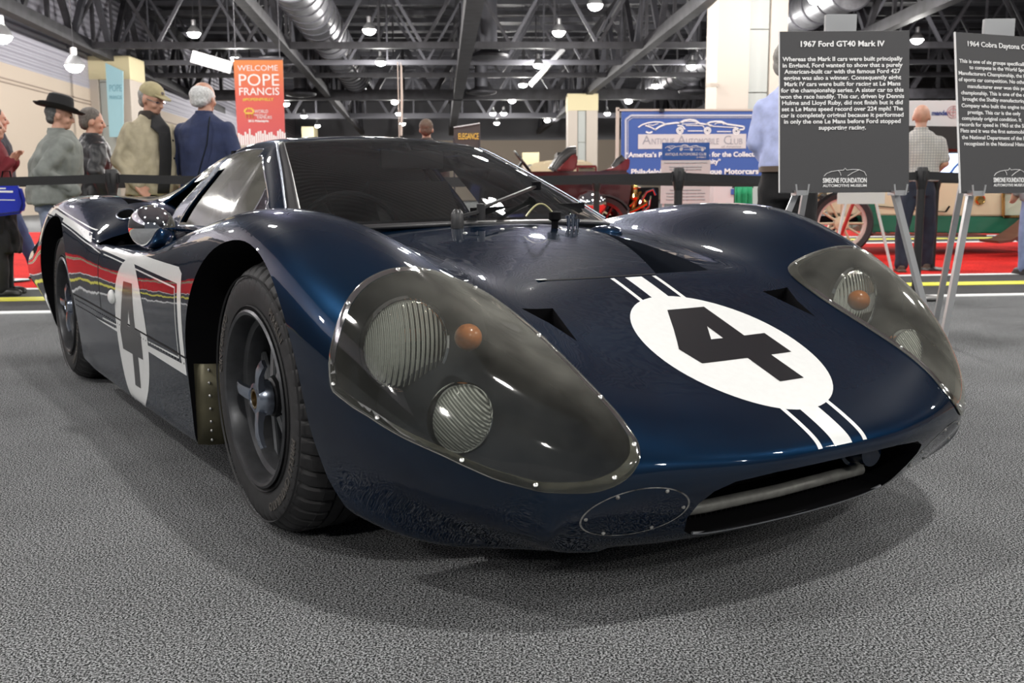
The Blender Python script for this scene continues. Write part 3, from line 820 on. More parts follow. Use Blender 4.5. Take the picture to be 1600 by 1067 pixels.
def nose(q): return (n_c + n_e * float(q[0]) + Vector((0, float(q[1]), 0)) + n_n * 0.25, -n_n)
def side_r(q): return (Vector((float(q[0]), -1.2, float(q[1]))), Vector((0, 1, 0)))
def side_l(q): return (Vector((float(q[0]), 1.2, float(q[1]))), Vector((0, -1, 0)))
def decal2(name, grid2, fn, m, **k): return decal(name, [[fn(q) for q in row] for row in grid2], m, **k)
def ellipse_grid(c, ra, rb, n=72, rings=22):
    return [[(c[0] + ra * r / rings * math.cos(2 * PI * k / n), c[1] + rb * r / rings * math.sin(2 * PI * k / n)) for k in range(n + 1)] for r in range(0, rings + 1)]
# numeral four in its own frame: a to the right, b up, split into quads
FOUR = [((-.03,.180),(.085,.180),(.085,.093),(-.0555,.093)),
        ((-.0555,.093),(.019,.093),(-.018,.037),(-.0865,.037)) ,
        ((.019,.093),(.085,.093),(.085,.037),(.019,.037)),
        ((-.1285,.012),(-.1095,.037),(.15,.037),(.15,.012)),
        ((-.135,.012),(.15,.012),(.15,-.051),(-.122,-.051)),
        ((.012,-.051),(.085,-.051),(.085,-.152),(.012,-.152))]
FOUR[0] = ((-.03,.180),(.085,.180),(.085,.093),(-.082,.093))
FOUR[1] = ((-.082,.093),(.019,.093),(-.018,.037),(-.118,.037))
FOUR[3] = ((-.118,.037),(.15,.037),(.15,.012),(-.135,.012))
def numeral(name, fn, conv, parent=CAR):
    V, F = [], []
    for q in FOUR:
        g = quadgrid(*q, step=.012); nc = len(g[0]); base = len(V)
        for row in g:
            for uv in row:
                o, d = fn(conv(uv)); h = BODY_BVH.ray_cast(o, d, 1.5)
                nn = h[1] if h[1].dot(d) < 0 else -h[1]
                V.append(h[0] + nn * 0.0014)
        for i in range(len(g) - 1):
            for j in range(nc - 1):
                a = base + i * nc + j; F.append((a, a + 1, a + nc + 1, a + nc))
    return obj(name, (V, F), M['num_black'], parent, angle=60)
d_ = decal2('roundel', ellipse_grid((.003, .0), .249, .207), nose, M['white']); d_['label'] = 'white oval roundel across the nose'
d_ = numeral('number_four', nose, lambda q: (-q[1], q[0])); d_['label'] = 'black number 4 on the nose roundel'
for y0, y1 in ((-.026, .026), (-.072, -.060), (.060, .072)):
    decal2('stripe', quadgrid((-.352, y0), (-.352, y1), (-.22, y1), (-.22, y0)), nose, M['white'], off=.0004)
    # front stripe: from the roundel down and over the lip
    g = []
    for s_ in np.linspace(.225, .285, 6): g.append([nose((s_, y)) for y in np.linspace(y0, y1, 5)])
    x_end = (n_c + n_e * .29)
    for i_ in range(1, 15):
        ang = math.radians(27.0 - 7.2 * i_ / 14)
        g.append([(Vector((.60, y, .16)) + Vector((math.cos(ang), 0, math.sin(ang))) * .9, -Vector((math.cos(ang), 0, math.sin(ang)))) for y in np.linspace(y0, y1, 5)])
    decal('stripe', g, M['white'], off=.0005)
for fn, s_, nm in ((side_r, 1, 'right'), (side_l, -1, 'left')):
    decal2('roundel', ellipse_grid((-1.065, .352), .216, .240), fn, M['white'], flank=.78)
    numeral('number_four', fn, lambda q, s_=s_: (-1.085 + q[0] * 1.02 * s_, q[1] + .338))
    # white door box and the band that runs up the rear wing
    W_ = lambda q, nm='stripe', off=.0005: decal2(nm, quadgrid(*q, step=.01), fn, M['white'], off=off, flank=.855)
    W_(((-1.50,.618),(-.47,.600),(-.47,.556),(-1.50,.600)))
    W_(((-.475,.600),(-.437,.585),(-.437,.340),(-.475,.340)))
    W_(((-1.62,.348),(-.437,.340),(-.437,.312),(-1.50,.342)))
    W_(((-1.45,.590),(-.50,.546),(-.50,.541),(-1.45,.586)))
    W_(((-.503,.545),(-.498,.545),(-.498,.350),(-.503,.350)))
    W_(((-1.50,.362),(-.50,.355),(-.50,.350),(-1.50,.358)))
    rear = [(-1.50,.609),(-1.60,.619),(-1.72,.634),(-1.90,.655),(-2.06,.674),(-2.25,.695),(-2.45,.715),(-2.65,.724),(-2.85,.722)]
    for w0, w1 in ((-.011,.013), (-.022,-.018), (.020,.023)):
        g = [[fn((x, z + w)) for w in np.linspace(w0, w1, 3)] for x, z in
             [(a[0] * (1 - t) + b[0] * t, a[1] * (1 - t) + b[1] * t) for a, b in zip(rear, rear[1:]) for t in (0, .25, .5, .75)]]
        decal('stripe', g, M['white'], off=.0005, flank=.80)
    # panel gaps and rivet rows
    M['gap'] = M.get('gap') or mat('panel_gap', (0.002, 0.002, 0.003), rough=0.9)
    decal('panel_gap', [[fn((-1.512, z)) for z in np.linspace(.393, .60, 24)], [fn((-1.506, z)) for z in np.linspace(.393, .60, 24)]], M['gap'], off=.0009)
    decal('panel_gap', [[fn((x, .362 - (x + .45) * .0273 + .003)) for x in np.linspace(-2.02, -.425, 60)], [fn((x, .362 - (x + .45) * .0273 - .003)) for x in np.linspace(-2.02, -.425, 60)]], M['gap'], off=.0009)
    rb = bmesh.new()
    for i_ in range(52):
        x = -.45 - i_ * .03
        for dz in (-.018, -.040):
            if dz < -.03 and x > -1.3: continue
            o, d = fn((x, .362 - (x + .45) * .0273 + dz)); h = BODY_BVH.ray_cast(o, d, 1.0)
            if h[0]: sphere(rb, h[0], .0035, (1, .5, 1), 6, 4)
    obj('rivet_row', rb, M['black'], CAR, kind='stuff')
# lip seam of the centre nose panel, door pull, small screws
decal('panel_gap', [[(Vector((.331 - .03 * abs(y) ** 2, y, 1)), Vector((0, 0, -1))) for y in np.linspace(-.27, .078, 24)], [(Vector((.337 - .03 * abs(y) ** 2, y, 1)), Vector((0, 0, -1))) for y in np.linspace(-.27, .078, 24)]], M['gap'], off=.0009)
for sx, sy in ((-.24, -.20), (-.24, -.08), (-.24, .03), (-.24, .12), (-.24, .22)):
    h = BODY_BVH.ray_cast(Vector((-.13, sy, 1)), Vector((0, 0, -1)), 1)
    b_ = bmesh.new(); sphere(b_, h[0], .007, (1, 1, .5), 10, 6); obj('body_screw', b_, M['screw'], CAR)
# chipped corner of the nose panel
h = BODY_BVH.ray_cast(Vector((.325, -.262, 1)), Vector((0, 0, -1)), 1)
b_ = bmesh.new(); prism(b_, [h[0] + Vector(q) for q in ((-.012,-.016,0),(.010,-.014,0),(.008,.010,0),(-.006,.014,0))], (0, 0, .0006), (0, 0, .0014)); obj('paint_chip', b_, M['white'], CAR)

for s in (-1, 1):
    P_ = []
    for a in np.linspace(0, 2 * PI, 33):
        h = SKIN.ray_cast(Vector((-1.82 + .047 * math.cos(a), s * .72 + .032 * math.sin(a), 1.2)), Vector((0, 0, -1)), 1)
        P_.append(h[0] + Vector((0, 0, .001)))
    b = bmesh.new(); tube(b, P_, .0035, 6, cap=False); obj('duct_ring', b, M['spin'], CAR)
# ------------------------------------------------------------------ headlamp covers, lamps
for side, n, P, cp in covers:
    me = cp.data; b = bmesh.new(); b.from_mesh(me)
    bmesh.ops.delete(b, geom=[f for f in b.faces if f.material_index != 0 or f.calc_center_median().z < .2 and abs(f.normal.z) > .9 and f.normal.z < 0], context='FACES')
    # keep only the outer island, push it a hair outwards
    for v in b.verts: v.co += v.normal * 0.003 if v.normal.dot(n) > 0 else v.normal * -0.003
    m2 = bpy.data.meshes.new('headlamp_cover'); b.to_mesh(m2); b.free()
    finish(m2, M['cover'], True, 60)
    cov = link('headlamp_cover', m2, CAR)
    cov['label'] = 'smoky clear plastic headlamp cover'
    bpy.data.objects.remove(cp, do_unlink=True)
    # rim band that sits on the flange: strip between outline and inset outline
    cen = sum(P, Vector()) / len(P)
    V, F = [], []
    for sc in (1.004, .985, .965, .945):
        for p in P:
            q = cen + (p - cen) * sc
            h = SKIN.ray_cast(q + n * .25, -n, .6)
            V.append((h[0] if h[0] else q) + n * (.0045 if sc < 1 else .0012))
    k = len(P)
    for r_ in range(3):
        for i in range(k): F.append((r_ * k + i, r_ * k + (i + 1) % k, (r_ + 1) * k + (i + 1) % k, (r_ + 1) * k + i))
    obj('cover_rim', (V, F), M['cover_edge'], cov, angle=60)
    L = len(P)
    for i in [int(k * L / 11) for k in range(11)]:
        q = cen + (P[i] - cen) * .972
        h = SKIN.ray_cast(q + n * .25, -n, .6)
        if h[0]:
            b = bmesh.new(); sphere(b, h[0] + n * .005, .0048, (1, 1, .5), 12, 6, rot=frame_to(n)); obj('screw', b, M['screw'], cov)
    s = side
    def lamp(name, c, r, aim, flutes, label):
        root = empty(name, c); root.parent = CAR; root['label'] = label
        R = Vector(aim).to_track_quat('Z', 'Y').to_matrix().to_4x4(); 
        b = bmesh.new(); lathe(b, [(r * .25, -r * .55), (r * .55, -r * .45), (r * .85, -r * .22), (r * .98, -.004), (r * 1.0, .002)], 48)
        b.faces.ensure_lookup_table()
        b.transform(R); o = obj('reflector', b, M['reflector'], root)
        b = bmesh.new(); lathe(b, [(r * .99, -.006), (r * 1.06, -.008), (r * 1.07, .004), (r * 1.02, .011), (r * .985, .008), (r * .985, -.006)], 48, closed=True)
        b.transform(R); obj('bezel', b, M['chrome'], root)
        # fluted glass: a domed disc with vertical ribs
        b = bmesh.new(); nn = 70
        vs = {}
        for iy in range(nn + 1):
            for ix in range(nn * 2 + 1):
                x = (ix / nn - 1) * r; y = (iy / nn * 2 - 1) * r
                d2 = math.hypot(x, y)
                if d2 > r:
                    x, y = x / d2 * r, y / d2 * r; d2 = r
                z = .022 * (1 - (d2 / r) ** 2) * (r / .09) + .006
                if d2 < r * .93: z += (.0018 * abs(math.sin((x if flutes == 'v' else x * .8 + y * .6) / .0058 * 1.57)))
                vs[ix, iy] = b.verts.new((x, y, z))
        for iy in range(nn):
            for ix in range(nn * 2):
                q = [vs[ix, iy], vs[ix + 1, iy], vs[ix + 1, iy + 1], vs[ix, iy + 1]]
                try: b.faces.new(q)
                except ValueError: pass
        bmesh.ops.remove_doubles(b, verts=b.verts, dist=1e-5)
        # rotate so local +X is sideways, +Y up
        zz = Vector(aim).normalized(); xx = Vector((0, 0, 1)).cross(zz).normalized(); yy = zz.cross(xx)
        RR = Matrix((xx, yy, zz)).transposed().to_4x4(); b.transform(RR)
        obj('lens', b, M['lens_v' if flutes == 'v' else 'lens_d'], root, angle=80)
        b = bmesh.new(); sphere(b, Vector(aim).normalized() * (-r * .15), r * .10); obj('bulb', b, M['lens'], root)
        return root
    lamp('headlamp', (.455, .684 * s, .490), .093, (1, -.02 * s * -1, -.05), 'v', 'large round headlamp with fluted glass')
    lamp('driving_lamp', (.640, .665 * s, .372), .064, (1, .0, .02), 'd', 'smaller round lamp low beside the headlamp')
    b = bmesh.new(); sphere(b, (.548, .592 * s, .508), .027, (1.1, 1, 1), 24, 16); o = obj('turn_signal', b, M['amber'], CAR); o['label'] = 'amber ball shaped turn signal'

# duct blanking plates on the nose corners
for s in (-1, 1):
    c0 = Vector((.905, .455 * s, .212)); nd = Vector((.86, .50 * s, -.12)).normalized()
    tx = Vector((0, 0, 1)).cross(nd).normalized(); ty = nd.cross(tx)
    ring = []
    for k in range(61):
        a = 2 * PI * k / 60
        ring.append((.100 * math.cos(a) + .010 * math.sin(a), .058 * math.sin(a)))
    def ray2(q): return (c0 + tx * q[0] + ty * q[1] + nd * .25, -nd)
    g = [[ray2((q[0] * f, q[1] * f)) for q in ring] for f in (1.0, 1.035)]
    M['worn'] = M.get('worn') or mat('chipped_edge', (.22, .22, .21), rough=.7, noise=(45, .08, 1.9))
    o = decal('plate_edge', g, M['worn'], off=.0008)
    for k in range(0, 60, 10):
        o_, d_2 = ray2((ring[k][0] * .93, ring[k][1] * .93)); h = BODY_BVH.ray_cast(o_, d_2, .6)
        if h[0]:
            b = bmesh.new(); sphere(b, h[0], .004, (1, 1, 1), 8, 5); obj('plate_screw', b, M['worn'], CAR)

# mouth interior: lower radiator bar, fins, side duct, lip edge
b = bmesh.new(); tube(b, [(.80, -.335, .165), (.815, -.2, .163), (.82, 0, .162), (.815, .28, .165)], .0135, 14); 
M['bar'] = mat('dull_silver_pipe', (.36, .36, .33), rough=.5, metal=.4, noise=(30, .7, 1.1))
obj('radiator_pipe', b, M['bar'], CAR)
b = bmesh.new()
for i in range(46): box(b, (.800, -.33 + i * .0145, .145), (.004, .003, .016))
obj('radiator_fins', b, M['mag_dark'], CAR, kind='stuff')
b = bmesh.new(); box(b, (.69, 0, .21), (.02, .68, .13)); obj('radiator_core', b, M['black'], CAR)
b = bmesh.new()
lathe(b, [(.028, 0), (.040, .005), (.042, .02), (.034, .022), (.033, .07)], 28, 'x', (.80, .245, .222)); obj('duct_hose', b, M['paint'], CAR)
b = bmesh.new()
pr = [(-.30,.146),(-.24,.133),(0,.131),(.24,.133),(.30,.146)]
P_ = []
for t in np.linspace(-.284, .284, 40):
    z = .1335 + .02 * max(0, (abs(t) - .22) / .11) ** 2
    h = BODY_BVH.ray_cast(Vector((1.3, t, z - .005)), Vector((-1, 0, 0)), 1)
    if h[0]: P_.append(h[0] + Vector((0.0005, 0, .003)))
tube(b, P_, .0032, 8); obj('mouth_lip', b, mat('grey_lip_edge', (.25, .26, .28), rough=.35, metal=.5), CAR)  # light grey bead along the lower mouth edge

# ------------------------------------------------------------------ greenhouse
GH = [  # half rows: roof centre, .25, roof edge inner, roof edge, side upper, side mid, side low
 [(-.24,0,.705),(-.27,.20,.703),(-.345,.39,.697),(-.475,.590,.684),(-.495,.606,.680),(-.515,.622,.676),(-.530,.635,.670)],
 [(-.44,0,.795),(-.465,.19,.793),(-.53,.37,.788),(-.640,.535,.770),(-.625,.575,.735),(-.610,.610,.70),(-.60,.635,.672)],
 [(-.66,0,.885),(-.68,.18,.883),(-.735,.34,.876),(-.810,.475,.853),(-.77,.545,.79),(-.73,.605,.72),(-.71,.640,.672)],
 [(-.87,0,.957),(-.885,.17,.954),(-.925,.31,.944),(-.965,.425,.925),(-.91,.515,.84),(-.86,.60,.74),(-.82,.642,.672)],
 [(-.97,0,.979),(-.98,.17,.976),(-1.01,.30,.967),(-1.035,.400,.952),(-.98,.495,.86),(-.93,.595,.745),(-.90,.643,.671)],
 [(-1.05,0,.990),(-1.06,.17,.987),(-1.085,.29,.979),(-1.105,.392,.962),(-1.06,.485,.87),(-1.02,.590,.750),(-1.0,.642,.670)],
 [(-1.20,0,.997),(-1.20,.17,.994),(-1.215,.28,.985),(-1.225,.388,.966),(-1.20,.480,.875),(-1.18,.585,.755),(-1.17,.640,.668)],
 [(-1.38,0,.996),(-1.38,.17,.992),(-1.385,.275,.983),(-1.39,.383,.962),(-1.38,.475,.872),(-1.37,.578,.755),(-1.36,.633,.666)],
 [(-1.55,0,.987),(-1.55,.165,.983),(-1.55,.27,.973),(-1.55,.378,.950),(-1.55,.465,.862),(-1.55,.566,.755),(-1.55,.622,.665)],
 [(-1.75,0,.966),(-1.75,.16,.961),(-1.75,.26,.951),(-1.75,.368,.930),(-1.75,.450,.850),(-1.75,.545,.765),(-1.75,.605,.69)],
 [(-2.0,0,.928),(-2.0,.155,.923),(-2.0,.25,.913),(-2.0,.352,.893),(-2.0,.425,.835),(-2.0,.505,.780),(-2.0,.565,.735)],
 [(-2.3,0,.878),(-2.3,.15,.874),(-2.3,.24,.866),(-2.3,.332,.850),(-2.3,.395,.815),(-2.3,.455,.785),(-2.3,.51,.762)],
 [(-2.6,0,.830),(-2.6,.145,.827),(-2.6,.23,.822),(-2.6,.312,.812),(-2.6,.365,.795),(-2.6,.415,.780),(-2.6,.46,.765)],
 [(-2.95,0,.790),(-2.95,.14,.789),(-2.95,.22,.787),(-2.95,.29,.782),(-2.95,.34,.777),(-2.95,.38,.770),(-2.95,.42,.760)],
]
rows = []
for r_ in GH:
    rows.append([(x, -y, z) for x, y, z in r_[::-1]] + [(x, y, z) for x, y, z in r_[1:]])
PI_, PJ_ = 12, 12
GS = surf(rows, PI_, PJ_, periodic=False, k=.8)
ni, nj = GS.shape[:2]
def region(u, v):
    """u row coordinate 0..13, v column -6..6 (0 = centre, 3 = roof edge, 6 = bottom of the side)"""
    a = abs(v); 
    if u < 4.25 and a <= 3.0:
        if .10 < u < 3.9 and a < 2.70: return 'windscreen'
        if a >= 2.70 and a <= 2.90: return 'screen_trim'
        return 'screen_trim' if (u <= .10 or (a < 2.7 and u < 4.0)) else 'roof'
    if u <= 4.9 and a > 3.0 and a <= 3.0 + .55: return 'roof'          # A pillar
    if u <= 7.55 and u > 1.3:
        if 3.35 < a < 5.75:
            if u < 1.9: return 'side_trim'
            if 6.95 < u < 7.5 and 3.95 < a < 5.70: return None            # open vent slot
            return 'side_window'
        return 'roof'
    if 8.25 < u < 10.0 and 3.3 < a:
        t = (u - 8.25) / 1.75
        if a < 4.1 and u < 9.3 and a > 3.4: return 'quarter_window'
        if 3.45 + .2 < a < 5.7 and u > 8.5 + (5.7 - a) * .35 * 0: return None
    return 'roof'
groups = {}
for i in range(ni - 1):
    for j in range(nj - 1):
        u = (i + .5) / PI_; v = (j + .5) / PJ_ - 6
        r_ = region(u, v)
        if r_ is None: continue
        k = r_
        if r_ in ('side_window', 'quarter_window', 'side_trim'): k += ('_r' if v < 0 else '_l')
        groups.setdefault(k, []).append((i * nj + j, i * nj + j + 1, (i + 1) * nj + j + 1, (i + 1) * nj + j))
GV = [Vector(p) for p in GS.reshape(-1, 3).tolist()]
gmat = {'windscreen': 'glass', 'screen_trim': 'trim_dark', 'roof': 'paint', 'side_window': 'sideglass', 'quarter_window': 'sideglass', 'side_trim': 'chrome'}
M['trim_dark'] = mat('windscreen_rubber', (0.03, 0.03, 0.032), rough=.35)
GH_OBJ = {}
for k, fs in groups.items():
    base = k[:-2] if k[-2:] in ('_r', '_l') else k
    used = sorted(set(i for f in fs for i in f)); mp = {a: b for b, a in enumerate(used)}
    me = bpy.data.meshes.new(base)
    me.from_pydata([GV[i] for i in used], [], [tuple(mp[i] for i in f) for f in fs]); me.update()
    bb = bmesh.new(); bb.from_mesh(me); bmesh.ops.recalc_face_normals(bb, faces=bb.faces)
    if sum(f.normal.z + abs(f.calc_center_median().y) * f.normal.y * (1 if f.calc_center_median().y > 0 else -1) for f in bb.faces) < 0: bmesh.ops.reverse_faces(bb, faces=bb.faces)
    bb.to_mesh(me); bb.free()
    finish(me, M[gmat[base]], True, 50)
    o = link({'roof': 'roof', 'screen_trim': 'windscreen_seal'}.get(base, base), me, CAR)
    if base in ('roof', 'screen_trim', 'side_trim'):
        md = o.modifiers.new('s', 'SOLIDIFY'); md.thickness = .012; md.offset = -1
    GH_OBJ[k] = o
def on_gh(u, v):
    i = min(ni - 1, int(round(u * PI_))); j = min(nj - 1, max(0, int(round((v + 6) * PJ_))))
    return GV[i * nj + j]
# near and far bright screen edge strips
for s in (-1, 1):
    b = bmesh.new(); tube(b, [on_gh(u, 2.92 * s) + Vector((.004, .002 * s, .004)) for u in np.linspace(.2, 4.0, 30)], .0035, 8)
    obj('screen_edge_strip', b, M['spin'], CAR)
# roof stripes
rb_ = bmesh.new(); rb_.from_mesh(GH_OBJ['roof'].data); ROOF_BVH = BVHTree.FromBMesh(rb_); rb_.free()
_keep = BODY_BVH; BODY_BVH = ROOF_BVH
for y0, y1 in ((-.026, .026), (-.072, -.060), (.060, .072)):
    decal('stripe', [[(Vector((x, y, 1.2)), Vector((0, 0, -1))) for y in np.linspace(y0, y1, 4)] for x in np.linspace(-.985, -2.9, 60)], M['white'], off=.0008)
BODY_BVH = _keep

# cockpit: dash, seats, wheel, bulkhead, mirror, roll hoop
b = bmesh.new(); tube(b, [(-.50, -.52, .655), (-.50, 0, .665), (-.50, .52, .655)], .05, 12); box(b, (-.56, 0, .58), (.06, 1.0, .14), bevel=.02)
obj('dashboard', b, M['black'], CAR)
for s in (-1, 1):
    b = bmesh.new()
    box(b, (-1.30, .27 * s, .50), (.12, .40, .55), Matrix.Rotation(math.radians(-28), 3, 'Y') @ Matrix.Identity(3), .04) if False else None
    pr = [(-1.02, .30), (-1.10, .28), (-1.30, .55), (-1.42, .80), (-1.38, .84), (-1.20, .60), (-1.0, .38)]
    prism(b, [(x, .27 * s - .18, z) for x, z in pr], (0, 0, 0), (0, .36, 0))
    obj('seat', b, mat('black_seat_leather', (.02, .02, .022), rough=.5), CAR)
b = bmesh.new(); box(b, (-1.49, 0, .44), (.03, 1.10, .42)); box(b, (-1.49, 0, .78), (.03, .80, .34)); obj('bulkhead', b, M['black'], CAR)
b = bmesh.new()
for a0 in range(0, 1):
    ring = [Vector((-.72 + .05 * math.cos(a), -.28 + .16 * math.cos(a), .64 + .15 * math.sin(a))) for a in np.linspace(0, 2 * PI, 33)]
    tube(b, ring, .011, 8, cap=False)
for a in (0, 2.1, 4.2): bar(b, (-.72, -.28, .64), (-.72 + .05 * math.cos(a), -.28 + .16 * math.cos(a), .64 + .15 * math.sin(a)), .02, .006)
tube(b, [(-.72, -.28, .64), (-.56, -.28, .60)], .015, 8)
obj('steering_wheel', b, M['black'], CAR)
b = bmesh.new(); box(b, (-.86, .02, .905), (.02, .24, .062), bevel=.012); bar(b, (-.87, .02, .93), (-.90, .02, .96), .01); obj('rear_view_mirror', b, M['trim_dark'], CAR)
b = bmesh.new(); tube(b, [(-1.44, -.52, .60), (-1.43, -.46, .80), (-1.42, -.34, .93), (-1.42, 0, .955), (-1.42, .34, .93), (-1.43, .46, .80), (-1.44, .52, .60)], .016, 10); obj('roll_hoop', b, M['black'], CAR)

# wiper
def sc(u, v, off=.012): 
    p = on_gh(u, v); q = on_gh(min(13, u + .1), v); w = on_gh(u, v + .1)
    nn = (w - p).cross(q - p).normalized(); nn = nn if nn.z > 0 else -nn
    return p + nn * off
b = bmesh.new()
piv = Vector((-.215, -.175, .712)); 
cyl = [(.018, -.02), (.018, .02), (.014, .028), (.008, .034), (0.0001, .034)]
lathe(b, cyl, 16, 'z', piv)
p2 = piv + Vector((.005, .075, .028)); lathe(b, [(.012, -.025), (.012, .02), (.0001, .022)], 12, 'z', p2)
bar(b, piv + Vector((0, 0, .012)), p2, .014, .008)
e1 = sc(.95, .70 * 3 / 1.0 if False else 1.35, .03)
bar(b, p2 + Vector((0, 0, .008)), e1, .012, .008)
obj('wiper_arm', b, M['trim_dark'], CAR)
b = bmesh.new(); lathe(b, [(.016, -.012), (.016, .014), (.0001, .016)], 12, 'z', e1)
bl = [sc(.16 + .80 * t, -1.0 * (1 - t) + 1.35 * t, .012) for t in np.linspace(0, 1, 8)]
bar(b, sc(.28, -.4, .012), sc(.50, 2.4, .012), .012, .02)
obj('wiper_blade', b, M['black'], CAR)
# bonnet pin / hose loop in front of the screen, and teardrop blister
def top(x, y):
    h = BODY_BVH.ray_cast(Vector((x, y, 1.2)), Vector((0, 0, -1)), 1.0); return h[0]
b = bmesh.new()
q = top(-.13, .10); lathe(b, [(.010, 0), (.010, .02), (.018, .025), (.018, .045), (.0001, .05)], 14, 'z', q)
obj('filler_fitting', b, M['black'], CAR)
b = bmesh.new()
for dy, hh in ((.045, .03), (.06, .035), (.075, .022)):
    q2 = top(-.125, .10 + dy); lathe(b, [(.006, 0), (.006, hh), (.009, hh), (.009, hh + .008), (.0001, hh + .01)], 10, 'z', q2)
bar(b, q + Vector((0, .01, .03)), q + Vector((0, .08, .03)), .008)
obj('chrome_fitting', b, M['chrome'], CAR)
b = bmesh.new(); tube(b, [q + Vector((0, -.10 + .10 * t, .035 + .035 * math.sin(PI * t))) for t in np.linspace(0, 1, 12)], .0028, 6); obj('clear_hose', b, mat('yellowed_hose', (.45, .42, .22), rough=.3), CAR)
b = bmesh.new(); q = top(-.20, .34)
sphere(b, q + Vector((0, 0, -.005)), .055, (1.1, .9, .42), 28, 16); obj('hood_blister', b, M['paint'], CAR)

# door mirror: chrome bullet
mr = empty('door_mirror', (-1.0, -.822, .69)); mr.parent = CAR; mr['label'] = 'round chrome bullet door mirror'
b = bmesh.new()
lathe(b, [(.0001, .105), (.022, .101), (.042, .088), (.058, .064), (.066, .034), (.068, 0), (.066, -.012), (.060, -.016), (.0001, -.017)], 40, 'x', (0, 0, 0))
obj('mirror_shell', b, M['chrome'], mr)
b = bmesh.new(); tube(b, [(.03, .03, -.045), (.07, .05, -.075), (.11, .06, -.095)], [.012, .009, .012], 12); lathe(b, [(.026, 0), (.022, .008), (.0001, .012)], 20, 'z', (.11, .06, -.103)); obj('mirror_stalk', b, M['chrome'], mr)
b = bmesh.new(); h = BODY_BVH.ray_cast(Vector((-1.27, -1.2, .455)), Vector((0, 1, 0)), 1)
sphere(b, h[0] + Vector((0, -.008, 0)), .022, (1, .6, 1.1), 20, 12); obj('door_latch_knob', b, M['white'], CAR)

